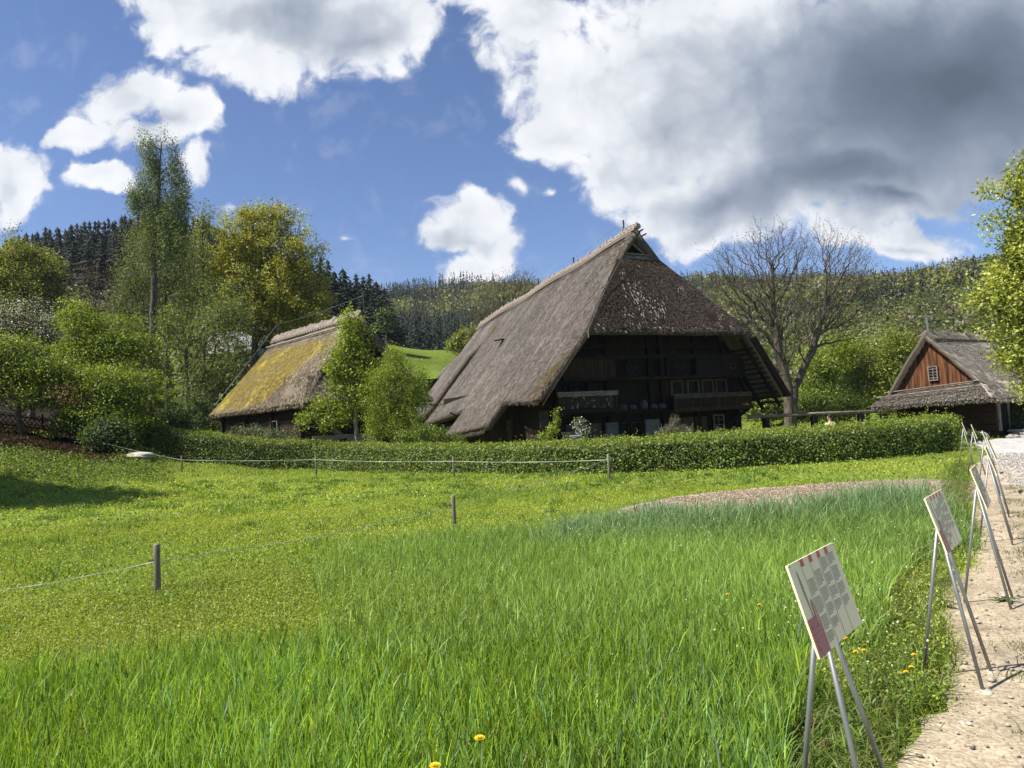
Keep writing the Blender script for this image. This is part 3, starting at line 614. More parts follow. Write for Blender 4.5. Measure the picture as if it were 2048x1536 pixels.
def window(name, parent, c, w, h, ny=(0, -1, 0), cols=2, rows=3, fm=None, fw=.06, bar=.028):
    """frame as part, pane as sub-part; set in a wall whose outside is local -y"""
    fm = fm or WOOD_GREY; m = MB(); x, y, z = c
    for sx in (-1, 1): m.box((x+sx*(w/2-fw/2), y-.02, z), (fw, .09, h))
    for sz in (-1, 1): m.box((x, y-.022, z+sz*(h/2-fw/2)), (w-2*fw, .085, fw))
    for i in range(1, cols): m.box((x-w/2+w*i/cols, y-.012, z), (bar, .05, h-2*fw))
    for i in range(1, rows): m.box((x, y-.010, z-h/2+h*i/rows), (w-2*fw, .045, bar))
    f = m.build(name, fm, parent); g = MB(); g.box((x, y+.015, z), (w-.02, .02, h-.02)); g.build('pane', GLASS, f); return f
def boards(m, x0, x1, z0, z1, y, w=.2, th=.035, gap=.012, top=None, mi=0):
    """vertical weatherboarding standing on local y, with uneven faces"""
    x = x0; i = 0
    while x < x1-.02:
        ww = min(w*RNG.uniform(.75, 1.25), x1-x); zt = z1 if top is None else top(x+ww/2)
        if zt-z0 > .05: m.box((x+ww/2, y-th/2-RNG.uniform(0, .012), (z0+zt)/2), (ww-gap, th+RNG.uniform(0, .008), zt-z0-.004*(i % 3)), mi)
        x += ww; i += 1

# ---------------------------------------------------------- the big farmhouse
def farmhouse():
    yaw = rad(24.5); ex = np.array((math.cos(yaw), math.sin(yaw), 0)); ey = np.array((-math.sin(yaw), math.cos(yaw), 0))
    O = at(1172, 660, 36)+2*ey; O[2] = 0
    H = empty('farmhouse', O, yaw, 'huge dark timber farmhouse under a deep thatched hip roof', 'farmhouse')
    K, KY = 1.2, -.0769
    def zl(x, y): return 6.32+K*x+KY*(y+2)
    xr = 5.42; xe = 10.84
    def zr(x, y):
        q = xe-x; z = 6.32+K*q+KY*(y+2); return z-np.where(q < 0, (-q)*.36, 0)
    nl = (-K, -KY, 1); nr = (K+.2, -KY, 1)
    R = Roof(); R.mosscol = np.array((.10, .066, .018))
    fl = ((.27, .235, .20), (.075, .062, .055))
    def ms(x, y, z):
        a = np.clip(1.2-np.hypot(x+2.0, (y+1.4)*.8)/1.6, 0, 1)*.55+np.clip(1-np.abs(x-4.3-.3*(y-.5))/1.0, 0, 1)*np.clip(1-(y-.4)/4, 0, 1)*.55
        b = np.clip(1-np.hypot(x-3.9, (y-19)*.5)/1.2, 0, 1)*.6
        return np.maximum(a, b)+.08
    def strip(y0, y1, xt0, xt1, xb0, xb1, nu, nv, dz=lambda x, y: 0., fk=0, th=.42):
        def P(s, t):
            y = y0+(y1-y0)*s; x = (xt0+(xt1-xt0)*s)*(1-t)+(xb0+(xb1-xb0)*s)*t
            z = zl(x, y)+dz(x, y)
            if x < -1.2: z += .10*(-1.2-x)
            return (x, y, z)
        R.sheet(P, nu, nv, nl, th, ms, .03, 0, fk, fl)
    strip(-2, .65, 0., 3.95, -2.98, -2.80, 12, 24, fk=2600, th=.30)
    strip(.65, 3.3, xr, xr, -2.80, -2.45, 10, 36, fk=3200, th=.26)
    strip(3.3, 10.4, xr, xr, -3.66, -3.62, 22, 40, fk=8000)
    strip(10.4, 19.35, xr, xr, -2.2, -2.2, 24, 36, fk=6500)
    rise = lambda x, y: .62*np.clip((3.3-x)/1.6, 0, 1)
    strip(19.35, 25.6, xr, xr+.1, -2.1, -2.1, 14, 36, rise, fk=2800)
    # right slope, seen only along its verge
    def PR(y0, y1, xt0, xt1, xb):
        def P(s, t):
            y = y0+(y1-y0)*s; x = (xt0+(xt1-xt0)*s)*(1-t)+xb*t; return (x, y, float(zr(x, y)))
        return P
    R.sheet(PR(-2, .65, xe, 6.89, 13.15), 8, 16, nr, .34, None, .03, 0, 0)
    R.sheet(PR(.65, 25.6, xr, xr, 13.15), 24, 16, nr, .26, None, .03, 0, 0)
    # front hip
    def hip(s, t):
        x = (3.93+(6.91-3.93)*s)*(1-t)+(0+xe*s)*t; y = .68-2.68*t; z = 10.84*(1-t)+6.32*t-.12*math.sin(math.pi*t)*math.sin(math.pi*s)
        return (x, y, z)
    mh = lambda x, y, z: np.clip((z-9.7)/1.3, 0, 1)*.42+np.clip(1-(x-.1-.82*(z-6.32))/.9, 0, 1)*.30+.05
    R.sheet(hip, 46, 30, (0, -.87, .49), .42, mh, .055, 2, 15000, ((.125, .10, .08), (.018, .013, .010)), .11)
    # patches of pale straw flecks on the hip and along its eave
    for cx_, cz_, n_, sx_, sz_ in ((4.1, 8.4, 60, .28, .6), (5.0, 7.7, 50, .40, .35), (9.0, 7.1, 34, .25, .35), (3.7, 9.6, 22, .16, .6), (7.4, 9.0, 8, .2, .2), (5.0, 6.6, 90, 4.2, .12), (3.0, 7.4, 14, .3, .3), (9.8, 6.7, 24, .5, .25)):
        q = RNG.normal(size=(n_, 2)); x = cx_+q[:, 0]*sx_+.25*q[:, 1]*(sz_ > .3); z = cz_+q[:, 1]*sz_; t = np.clip((10.84-z)/4.52, 0.02, .99); y = .68-2.68*t-.06
        ok = (x > 3.93*(1-t)+.15) & (x < 6.91*(1-t)+xe*t-.15); A = np.stack([x, y, 10.84*(1-t)+6.32*t-.05], -1)[ok]; m = len(A)
        e = np.array((0, -.49, -.87))+RNG.normal(size=(m, 3))*.2; sd = np.cross(e, (0, -.87, .49)); l = RNG.uniform(.05, .2, (m, 1)); w = RNG.uniform(.012, .035, (m, 1))
        W = np.stack([A-sd*w, A+sd*w, A+e*l+sd*w*.5, A+e*l-sd*w*.5], 1).reshape(-1, 3)
        R.flk.append((W, np.arange(4*m).reshape(-1, 4), None, np.repeat(np.array((.46, .41, .37))*RNG.uniform(.5, 1.1, (m, 1)), 4, 0)))
    R.fringe((-.1, -2.0, 6.2), (xe, -2.0, 6.2), 2200, (0, -.3, -.9), (.06, .047, .037), .08)
    for a, b, n_, o_ in ( ((0, -2, 6.2), (-2.95, -2, 2.9), 900, (-.3, -.6, -.6)), ((-2.9, -2, 2.75), (-2.5, 3.3, 2.95), 900, (-.6, 0, -.7)),
                         ((-2.45, 3.25, 3.0), (-3.66, 3.25, 1.6), 500, (-.5, -.5, -.6)), ((-3.7, 3.3, 1.45), (-3.66, 10.4, .95), 1300, (-.6, 0, -.7)), ((-2.25, 10.4, 2.8), (-2.25, 19.3, 2.1), 1200, (-.6, 0, -.7))):
        R.fringe(a, b, n_, o_, (.12, .10, .08), .09)
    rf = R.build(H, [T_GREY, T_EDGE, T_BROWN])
    # ridge: straw rolls tied over the top, a toothed line of bundles
    m = MB(); rp = lambda y: np.array((xr, y, 12.72-.0769*(y-.8)+.06*math.sin(y*.7)))
    ys = np.linspace(.5, 25.5, 40)
    m.tube([rp(y)+np.array((0, 0, .02)) for y in ys], .17, 8, 0)
    for sx in (-1, 1):
        for q, rr in ((.28, .055), (.50, .05)): m.tube([rp(y)+np.array((sx*q, 0, -q*1.05+.12)) for y in ys], rr, 6, 0)
    y = .62
    while y < 25.4:
        p = rp(y); q = RNG.uniform(-.05, .05, 3); l = RNG.uniform(.22, .36); m.tube([p+np.array((-.14, 0, .02)), p+np.array((q[0], q[1], l))], [.085, .06], 6, 0)
        p = p+np.array((0, .10, 0)); m.tube([p+np.array((.14, 0, .02)), p+np.array((q[1], q[0], l*.9))], [.085, .06], 6, 0); y += RNG.uniform(.32, .44)
    m.build('ridge_cap', RIDGE, rf)
    # gablet: dark smoke opening under the ridge tip, boarded below
    m = MB(); m.poly([(3.95, 1.5, 10.6), (6.9, 1.5, 10.6), (xr, 1.5, 12.35)], .04, (0, -1, 0), 0)
    m.poly([(3.98, .70, 10.72), (6.86, .70, 10.72), (6.55, .95, 11.18), (4.30, .95, 11.18)], .05, (0, -1, .3), 1)
    m.beam((4.35, .85, 11.24), (6.5, .85, 11.18), .07, .07, m=1); m.beam((xr-.35, 1.0, 12.0), (xr+.6, 1.0, 11.3), .06, .10, m=1)
    m.build('gablet', [WOOD_DARK, WOOD_GREY], H)
    # lightning rods and their wire
    rods = []
    for i, (yy, hh) in enumerate(((2.0, .75), (8.2, .55), (13.6, .6), (18.2, .55))):
        m = MB(); p = rp(yy); m.tube([p, p+np.array((0, 0, hh+.12))], .05, 6); m.build('lightning_rod', IRON, H); rods.append(p+np.array((0, 0, hh)))
    m = MB(); m.tube(rods, .007, 4); m.tube([rods[0], (xr+3.2, .2, 9.6)], .007, 4); m.tube([(4.2, .35, 11.1), (2.1, -.75, 8.75), (.05, -2.12, 6.3)], .012, 4)
    m.tube([(0, -2.2, 6.3), (0, -2.2, 5.9)], .03, 5); m.build('lightning_wire', STEEL, H)
    m = MB(); m.beam((-.5, -2.45, 5.6), (-2.9, -2.35, 2.55), .06, .05); m.build('ladder_rail', WOOD_BROWN, H)
    m = MB(); m.beam((2.3, 13.4, 7.9), (1.35, 13.0, 7.75), .10, .10); m.beam((2.25, 13.4, 7.95), (1.75, 13.4, 7.2), .07, .10); m.build('roof_hook', WOOD_DARK, H)
    m = MB(); m.beam((-1.6, 12.0, 2.15), (-2.75, 11.6, 2.75), .07, .07); m.build('gutter_pole', WOOD_DARK, H)
    # walls
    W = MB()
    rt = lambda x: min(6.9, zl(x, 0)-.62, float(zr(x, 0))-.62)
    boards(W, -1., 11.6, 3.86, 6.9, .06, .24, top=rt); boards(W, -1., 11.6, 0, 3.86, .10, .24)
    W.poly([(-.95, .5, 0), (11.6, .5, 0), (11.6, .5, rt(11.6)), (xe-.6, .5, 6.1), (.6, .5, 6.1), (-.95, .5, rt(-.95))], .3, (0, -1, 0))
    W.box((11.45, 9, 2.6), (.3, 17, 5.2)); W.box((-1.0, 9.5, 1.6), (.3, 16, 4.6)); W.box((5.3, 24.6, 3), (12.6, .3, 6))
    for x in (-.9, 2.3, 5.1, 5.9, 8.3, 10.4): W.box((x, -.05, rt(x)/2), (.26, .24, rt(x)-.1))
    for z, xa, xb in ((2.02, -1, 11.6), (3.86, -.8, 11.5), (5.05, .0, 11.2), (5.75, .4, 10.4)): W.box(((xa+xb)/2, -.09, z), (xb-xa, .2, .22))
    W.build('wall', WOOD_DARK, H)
    # side annex under the low apron
    A = MB(); boards(A, -3.5, -2.0, 0, 2.2, 3.95, .22, top=lambda x: min(2.9, zl(x, 3.9)-.62)); boards(A, -2.0, -.95, 0, 3.0, 3.95, .2, top=lambda x: 3.2)
    A.box((-2.6, 7.2, .5), (.2, 6.4, 1.6)); A.box((-1.6, 14.8, .9), (.2, 9, 2.2)); A.box((-1.2, 2.1, 1.5), (.2, 3.8, 3.0)); A.build('annex_wall', WOOD_BROWN, H)
    A = MB(); A.box((-2.05, 3.7, 1.0), (.28, .08, 2.0)); A.build('annex_door', WOOD_OLD, H)
    A = MB(); A.beam((-1.0, -.6, 0), (-1.0, -.6, 4.2), .2, .2, (0, 1, 0)); A.beam((-1., -.6, 2.9), (-1.55, -.8, 4.1), .14, .14, (0, 1, 0)); A.beam((-1., -.6, 2.9), (-.45, -.6, 3.9), .14, .14, (0, 1, 0)); A.build('post', WOOD_DARK, H)
    # upper gallery: brown board parapet on the left, dark one on the right, open middle
    for x0, x1, mt in ((-.75, 2.5, WOOD_BROWN), (8.1, 11.5, WOOD_DARK)):
        m = MB(); boards(m, x0, x1, 3.95, 4.98, -.62, .17); m.build('gallery_boarding', mt, H)
    m = MB(); m.box((5.5, -.72, 5.06), (11.4, .2, .17)); m.box((5.35, -.70, 3.88), (12.4, .24, .16)); m.box((5.35, -.3, 3.9), (12.3, .7, .08)); m.build('gallery_rail', WOOD_DARK, H)
    for x in (5.55, 5.95, 8.05, 4.75): m = MB(); m.box((x, -.55, 4.47), (.15, .15, 1.05)); m.build('gallery_post', WOOD_DARK, H)
    m = MB(); m.box((10.55, -.69, 4.45), (.34, .05, .34)); w_ = m.build('small_window', WOOD_OLD, H); m = MB(); m.box((10.55, -.722, 4.45), (.22, .012, .22)); m.build('pane', GLASS, w_)
    # windows of the upper storey behind the right balcony
    m = MB(); m.box((8.25, -.06, 3.28), (4.5, .06, 1.0)); m.build('window_surround', WOOD_BROWN, H)
    for x in (6.85, 8.0, 9.05, 10.05): window('window', H, (x, -.13, 3.30), .86, .88, cols=1, rows=1, fm=WOOD_PANEL, fw=.10)
    for x in (.3, 1.45): window('window', H, (x, -.08, 3.36), .8, .7, cols=2, rows=2, fm=WOOD_BROWN)
    # balconies
    def balcony(x0, x1, z0, z1, mt, style):
        f = MB(); f.box(((x0+x1)/2, -.65, z0-.07), (x1-x0+.1, 1.0, .14)); f.box(((x0+x1)/2, -1.17, z0-.06), (x1-x0+.16, .10, .24))
        b = f.build('balcony', WOOD_DARK if style else WOOD_BROWN, H)
        r = MB(); r.box(((x0+x1)/2, -1.13, z1), (x1-x0+.12, .18, .10)); r.box(((x0+x1)/2, -1.16, z1-.13), (x1-x0+.1, .09, .13)); r.build('handrail', WOOD_OLD if style == 0 else WOOD_GREY, b)
        q = MB()
        if style: boards(q, x0, x1, z0+.08, z1-.2, -1.06, .14, .03, .016)
        else:
            x = x0+.06
            while x < x1: q.box((x, -1.1, (z0+z1)/2-.06), (.055+.02*RNG.random(), .04, z1-z0-.28)); x += .105
            q.box((x0+3.05, -1.13, (z0+z1)/2-.06), (.26, .06, z1-z0-.26))
        q.build('balustrade', mt, b)
        for x in (x0+.05, x1-.05): q = MB(); q.box((x, -1.1, (z0+z1)/2), (.13, .13, z1-z0+.05)); q.build('balcony_post', WOOD_BROWN, b)
        return b
    streak = mat('streaked_boards', (.020, .016, .013), (.045, .038, .032), (3, 3, 1), .9, spots=((.26, .245, .21), 5, .60)); streak.node_tree.nodes['Mapping'].inputs['Scale'].default_value = (9, 3, .8)
    balcony(-1.35, 2.15, 2.28, 3.18, streak, 1); balcony(5.9, 11.35, 2.08, 2.84, WOOD_BROWN, 0)
    m = MB(); m.beam((10.4, -.1, 1.0), (11.2, -1.1, 1.95), .18, .2); m.beam((11.0, -.1, .9), (11.25, -.1, 1.95), .16, .16, (0, 1, 0)); m.build('bracket', WOOD_DARK, H)
    m = MB(); m.box((4.0, -.45, 2.12), (3.6, .5, .10)); m.build('ledge', WOOD_DARK, H)
    # stone door surround and ground floor panels
    for x0, x1, h in ((2.0, 2.75, 1.55), (4.55, 5.5, 1.6)):
        m = MB(); m.box(((x0+x1)/2, -.09, h/2), (x1-x0, .22, h)); m.build('stone_pillar', mat('grey_render', (.10, .10, .098), (.17, .165, .16), (2, 2, 2), .95), H, bevel=.05)
    panel = mat('clay_panel', (.05, .045, .035), (.085, .075, .06), (2, 2, 2), .95)
    for x, w, z, h in ((.0, .9, 1.05, 1.0), (1.3, .8, 1.05, 1.0), (6.6, .75, 1.05, 1.1), (7.55, .75, 1.05, 1.1), (-2.0+.3, .5, 1.9, .9), (8.5, .8, 1.05, 1.1)):
        m = MB(); m.box((x, -.06, z), (w, .08, h)); m.build('clay_panel', panel, H)
    for x in (3.1, 3.95): window('window', H, (x, -.08, 1.02), .72, .95, cols=1, rows=2, fm=WOOD_BROWN)
    window('window', H, (9.75, -.08, 1.2), .8, .9, cols=2, rows=3, fm=WOOD_GREY)
    # underside of the right roof: battens and rafters between wall and verge
    for i in range(12):
        t = i/11; x = 11.0+2.0*t; z = float(zr(x, -1.))-.66
        m = MB(); m.box((x, -.95, z), (.10, 2.0, .12)); m.build('roof_batten', WOOD_BROWN, rf)
    m = MB()
    for yy in (-1.6, -.2, 1.4): m.beam((10.5, yy, float(zr(10.5, yy))-.82), (13.1, yy, float(zr(13.1, yy))-.82), .14, .16, (0, 1, 0))
    m.build('rafters', WOOD_DARK, rf)
    m = MB(); m.beam((10.80, -2.12, 5.95), (13.15, -2.12, 2.50), .14, .60, (0, 1, 0)); m.build('bargeboard', WOOD_DARK, rf)
    def hw(x, y, z): return O+ex*x+ey*y+np.array((0, 0, z))
    # cart wheels hanging on the gallery
    for k, (x, z, rr, ns, lb) in enumerate(((3.7, 4.46, .44, 12, 'small old wooden cart wheel hanging beside the brown gallery boards'), (7.0, 4.46, .50, 10, 'larger old wooden cart wheel hanging nearer the small square window'))):
        Wl = empty('cart_wheel', hw(x, -.60, z), yaw, lb, 'wheel', 'cart wheels hung on the farmhouse gallery')
        m = MB(); m.tube([(rr*math.cos(a), 0, rr*math.sin(a)) for a in np.linspace(0, 2*math.pi, 29)], .045, 6, cap=False); m.build('rim', WHEELW, Wl)
        m = MB(); m.tube([(0, -.12, 0), (0, .06, 0)], .085, 10); m.build('hub', WHEELW, Wl)
        for i in range(ns): a = 2*math.pi*i/ns+.1; m = MB(); m.tube([(.07*math.cos(a), 0, .07*math.sin(a)), (rr*math.cos(a), 0, rr*math.sin(a))], .026, 5); m.build('spoke', WHEELW, Wl)
    # straw skeps on the ledge
    sk = mat('skep_straw', (.045, .045, .042), (.09, .088, .08), (12, 12, 40), .95, bump=.8)
    for x, w, h, lb in ((2.42, .36, .34, 'round pale straw hive against the left balcony end'), (2.98, .44, .33, 'grey straw hive second from the left balcony on the ledge'), (3.62, .42, .28, 'low pale straw hive just left of the tall one'),
                     (4.36, .42, .50, 'tallest domed straw hive in the middle of the ledge'), (5.0, .44, .26, 'flat straw hive just right of the tall one'), (5.58, .46, .28, 'pale flat straw hive at the right end of the ledge')):
        m = MB(); prof = [(0, .96), (.25, 1.0), (.55, .98), (.8, .86), (.95, .55), (1, .1)]
        m.tube([(0, 0, h*a) for a, _ in prof], [w/2*b for _, b in prof], 14)
        o = m.build('straw_hive', sk, None, True); o.location = hw(x, -.42, 2.175); o.rotation_euler[2] = yaw; tag(o, lb, 'beehive', 'straw hives on the farmhouse ledge')
farmhouse()

# ---------------------------------------------------------- small mossy thatched house on the left
def mossy_house():
    yaw = rad(-48); ex = np.array((math.cos(yaw), math.sin(yaw), 0)); ey = np.array((-math.sin(yaw), math.cos(yaw), 0))
    O = at(640, 803, 32)+ey; O[2] = 0
    H = empty('storehouse', O, yaw, 'small old storehouse with yellow moss over its thatched roof', 'storehouse')
    R = Roof(); R.mosscol = np.array((.29, .225, .05))
    def ms(x, y, z):
        k = np.clip((-6.0+.72*(z-3.3)-x)/2.2+.5*fnoise(x, y+z, 71, 1.1), 0, 1)*.66
        k = k*np.clip((7.25-z)/.5, 0, 1)
        # a scraped bare streak runs up the middle
        d = np.abs((x+11.2)-.95*(z-4.0)-.25*fnoise(x, z, 72, 2))/.17; sc = np.clip(1.3-d, 0, 1)*((z > 4.0) & (z < 5.9)); k = k*(1-sc)
        return k*np.clip((z-3.25)/.5, .55, 1)+.12
    P = lambda s, t: ((-14.3+.5*(1-t)+(-2.9 if t < .62 else -2.9+(t-.62)/.38*1.32)*s-(-14.3+.5*(1-t))*s), 3-4*t, 7.85-4.55*t-.10*math.sin(math.pi*t))
    R.sheet(P, 50, 26, (0, -.75, .66), .36, ms, .05, 0, 15000, ((.42, .35, .25), (.14, .11, .08)), .14)
    R.sheet(bilin((-13.8, 3, 7.85), (-2.9, 3, 7.85), (-2.0, 6.3, 3.6), (-14.3, 6.3, 3.6)), 20, 12, (0, .79, .61), .36, None, .04, 0)
    # low hipped skirt on the gable end
    R.sheet(bilin((-2.95, -.15, 4.75), (-2.95, 5.6, 4.75), (-1.55, 6.4, 3.3), (-1.6, -1, 3.3)), 20, 6, (.75, 0, .66), .22, None, .05, 0, 3000, ((.30, .24, .17), (.09, .06, .035)), .13)
    R.fringe((-14.2, -1.0, 3.2), (-1.6, -1.0, 3.2), 1800, (0, -.4, -.9), (.22, .175, .11), .10); R.fringe((-1.6, -1, 3.05), (-1.55, 7, 3.05), 900, (.4, 0, -.9), (.16, .13, .09), .12)
    rf = R.build(H, [T_MOSS, T_EDGE, T_BROWN])
    m = MB(); rp = lambda x: np.array((x, 3, 7.9)); xs = np.linspace(-13.8, -3.1, 30)
    m.tube([rp(x) for x in xs], .15, 8)
    for q in (.30, .55): m.tube([rp(x)+np.array((0, -q, -q*1.1+.12)) for x in xs], .045, 6, 0)
    x = -13.6
    while x < -2.9: l = RNG.uniform(.22, .36); m.tube([rp(x)+np.array((0, -.32, -.2)), rp(x)+np.array((RNG.uniform(-.2, -.05), .05, l*.8))], [.085, .10], 6); x += RNG.uniform(.24, .34)
    m.build('ridge_cap', RIDGE, rf)
    w = MB()
    i = 0; z = .0
    while z < 3.3: w.box((-8.2, 2.6, z+.12), (10.6, 6.1+.03*(i % 2), .225)); z += .24; i += 1
    for x in (-13.4, -10, -6.4, -3.0): w.box((x, -.52, 1.7), (.2, .2, 3.4))
    w.build('wall', WOOD_BROWN, H)
    g = MB(); g.poly([(-2.88, .3, 4.5), (-2.88, 5.7, 4.5), (-2.88, 3, 7.4)], .1, (1, 0, 0)); 
    for z, a in ((4.75, .6), (5.15, .95), (5.5, 1.25)): g.box((-2.82, 3, z), (.08, 5.2-a*1.6, .10))
    g.build('gable', WOOD_DARK, H)
    d = MB(); d.box((-2.75, 1.7, .8), (.16, 3.6, 1.75)); d.build('cellar_wall', STONE, H)
    d = MB(); d.poly([(-2.64, 1.0, 0), (-2.64, 2.2, 0), (-2.64, 2.2, .9)]+[(-2.64, 1.6+.6*math.cos(a), .9+.6*math.sin(a)) for a in np.linspace(0, math.pi, 9)][1:-1]+[(-2.64, 1.0, .9)], .04, (1, 0, 0)); d.build('arched_door', WOOD_BROWN, H)
    window('window', H, (-6.0, -.52, 2.2), .7, .8, cols=1, rows=1, fm=WOOD_POST)
    rods = []
    for x in (-13.3, -2.6):
        m = MB(); m.tube([rp(x), rp(x)+np.array((0, 0, 1.0))], .04, 6); m.build('lightning_rod', IRON, H); rods.append(rp(x)+np.array((0, 0, .95)))
    m = MB(); m.tube([rods[0], (rods[0]+rods[1])/2-np.array((0, 0, .15)), rods[1]], .007, 4); m.tube([rods[0], (-14.2, 1.2, 6.2), (-14.5, -.9, 3.5)], .007, 4); m.build('lightning_wire', STEEL, H)
mossy_house()

# ---------------------------------------------------------- cabin on the right
def cabin():
    yaw = rad(-55); ex = np.array((math.cos(yaw), math.sin(yaw), 0)); ey = np.array((-math.sin(yaw), math.cos(yaw), 0))
    O = at(1975, 795, 29.5)+ey; O[2] = 0
    H = empty('cabin', O, yaw, 'small thatched cabin with orange brown boarded gable and barred window', 'cabin')
    R = Roof(); R.mosscol = np.array((.14, .12, .05))
    xr, zr_ = -2.67, 4.84
    fl = ((.34, .30, .25), (.16, .14, .11))
    R.sheet(bilin((xr, -.22, zr_), (xr, 9, zr_+.1), (.75, 9, 1.55), (-.55, -.15, 2.45)), 22, 16, (.72, 0, .69), .15, None, .05, 0, 9000, ((.54, .48, .40), (.24, .21, .17)), .12)
    R.sheet(bilin((-.55, -.15, 2.45), (.1, 9, 2.45), (.95, 9, 1.45), (.15, -1.0, 1.75)), 14, 5, (.68, -.1, .72), .28, None, .04, 0, 1500, fl, .12)
    R.sheet(bilin((xr, 9, zr_+.1), (xr, -.22, zr_), (-5.05, -.25, 1.35), (-5.0, 9, 1.35)), 12, 12, (-.8, 0, .6), .14, None, .05, 0)
    # pent roof under the gable
    R.sheet(bilin((-4.55, -.02, 2.18), (-.7, -.02, 2.46), (.15, -1.05, 1.74), (-4.95, -1.05, 1.62)), 26, 6, (0, -.5, .86), .18, None, .04, 2, 2400, ((.22, .19, .155), (.09, .08, .065)), .12)
    R.fringe((-4.9, -1.05, 1.54), (.15, -1.05, 1.66), 1500, (0, -.4, -.9), (.17, .15, .115), .06); R.fringe((.2, -.95, 1.66), (.95, 9, 1.36), 900, (.4, 0, -.9), (.24, .21, .16), .10)
    rf = R.build(H, [thatch('thatch_pale', (.16, .14, .115), (.36, .32, .265), (.56, .50, .42)), T_EDGE, thatch('thatch_old', (.055, .048, .04), (.15, .13, .105), (.28, .245, .20))])
    m = MB()
    for z in (2.28, 2.06): m.tube([(-4.6-(2.28-z)*.9, -.2-(2.28-z)*2.2, z-.03), (-2.6, -.24-(2.28-z)*2.2, z+.10), (-.5+(2.28-z), -.2-(2.28-z)*2.2, z+.24)], .028, 5)
    m.build('thatch_rod', WOOD_GREY, rf)
    m = MB()
    yq = -.15
    while yq < 8.8:
        s = RNG.uniform(.0, .12); m.tube([(xr-.25, yq, zr_-.2), (xr+RNG.uniform(-.1, .1), yq+.15, zr_+.0+s), (xr+.35, yq+.35, zr_-.3)], [.10, .14, .07], 7); yq += RNG.uniform(.28, .45)
    m.tube([(xr+.42, -.2, zr_-.32), (xr+.42, 9, zr_-.25)], .04, 5); m.build('ridge_cap', mat('old_straw', (.05, .04, .03), (.22, .19, .15), (9, 9, 9), .95, bump=.9), rf)
    gm = mat('gable_boards', (.016, .008, .005), (.20, .075, .028), (9, 9, .7), .8, detail=8, bump=.5, lo=.40, hi=.66)
    g = MB(); edge = lambda x: (zr_-.26-(1.127 if x > xr else 1.466)*abs(x-xr))
    boards(g, -4.45, -.62, 2.1, 5, .12, .17, .03, .010, top=lambda x: edge(x)); g.poly([(-4.2, .3, 2.1), (-.75, .3, 2.1), (xr, .3, 4.3)], .1, (0, -1, 0)); g.build('gable', gm, H)
    window('window', H, (-2.5, .04, 2.98), .42, .66, cols=2, rows=5, fm=WOOD_GREY, fw=.045, bar=.03)
    w = MB(); i = 0; z = .05
    while z < 1.75: w.box((-2.25, 1.0, z+.14), (4.1, 1.75+.03*(i % 2), .265)); z += .28; i += 1
    w.box((-2.4, 5, 1.0), (3.8, 7, 2.0)); w.build('wall', mat('log_wall', (.010, .005, .0035), (.036, .017, .011), (2, 2, 14), .85, bump=.5), H)
    window('window', H, (-3.3, .08, 1.25), .85, .5, cols=3, rows=2, fm=WOOD_DARK)
    d = MB(); d.box((-.18, .42, 1.08), (.12, .14, 1.55)); d.box((-.18, 1.32, 1.08), (.12, .16, 1.55)); d.box((-.18, .87, 1.88), (.12, 1.04, .12)); fr = d.build('door_frame', WOOD_POST, H)
    d = MB(); d.box((-.17, .87, 1.05), (.05, .74, 1.52)); d.build('doorway', mat('doorway_shade', (.004, .004, .004), None, bump=0, rough=.9), fr)  # black panel painted as the dark inside the open entrance
    m = MB(); m.tube([(xr, .3, zr_), (xr-.03, .3, zr_+.75)], .045, 6); m.build('lightning_rod', STEEL, H)
    m = MB(); m.tube([(xr-.03, .3, zr_+.7), (xr, 2.6, zr_+.05)], .012, 4); m.build('lightning_wire', STEEL, H)
    def hw(x, y, z): return O+ex*x+ey*y+np.array((0, 0, z))
    stp = empty('stone_steps', hw(.6, 1.2, 0), yaw, 'worn pale stone steps leading up to the cabin door', 'steps')
    for i in range(3): m = MB(); m.box((.15-.28*i, .2+.15*i, .055+.11*i), (.62, 2.2-.3*i, .11)); m.build('step', STONE, stp, bevel=.03)
    hr = empty('handrail', hw(1.0, 2.4, 0), yaw, 'thin grey metal handrail beside the cabin steps', 'handrail')
    m = MB(); m.tube([(-.9, -.3, 1.2), (.6, .4, .85)], .02, 6); m.build('rail', STEEL, hr)
    for x, y, z in ((.6, .4, .87), (-.85, -.28, 1.2)): m = MB(); m.tube([(x, y, 0), (x, y, z)], .025, 6); m.build('rail_post', STEEL, hr)
    return hw
CABIN = cabin()

# ------------------------------------------------------------------ trees
def tubes_from_edges(A, B, ra, rb, n):
    """a tapered prism for every edge"""
    d = B-A; L = np.linalg.norm(d, axis=1)[:, None]+1e-9; d = d/L
    ref = np.where(np.abs(d[:, 2:3]) < .9, np.array([[0, 0, 1.]]), np.array([[1., 0, 0]]))
    s = np.cross(d, ref); s /= np.linalg.norm(s, axis=1)[:, None]; u = np.cross(s, d)
    t = 2*np.pi*np.arange(n)/n; cs, sn = np.cos(t)[None, :, None], np.sin(t)[None, :, None]
    ring = s[:, None]*cs+u[:, None]*sn
    V = np.concatenate([A[:, None]+ring*ra[:, None, None], B[:, None]+ring*rb[:, None, None]], 1).reshape(-1, 3)
    b = (np.arange(len(A))*2*n)[:, None, None]; k = np.arange(n)
    q = np.stack([k, (k+1) % n, (k+1) % n+n, k+n], -1)[None]
    return V, (b+q).reshape(-1, 4)
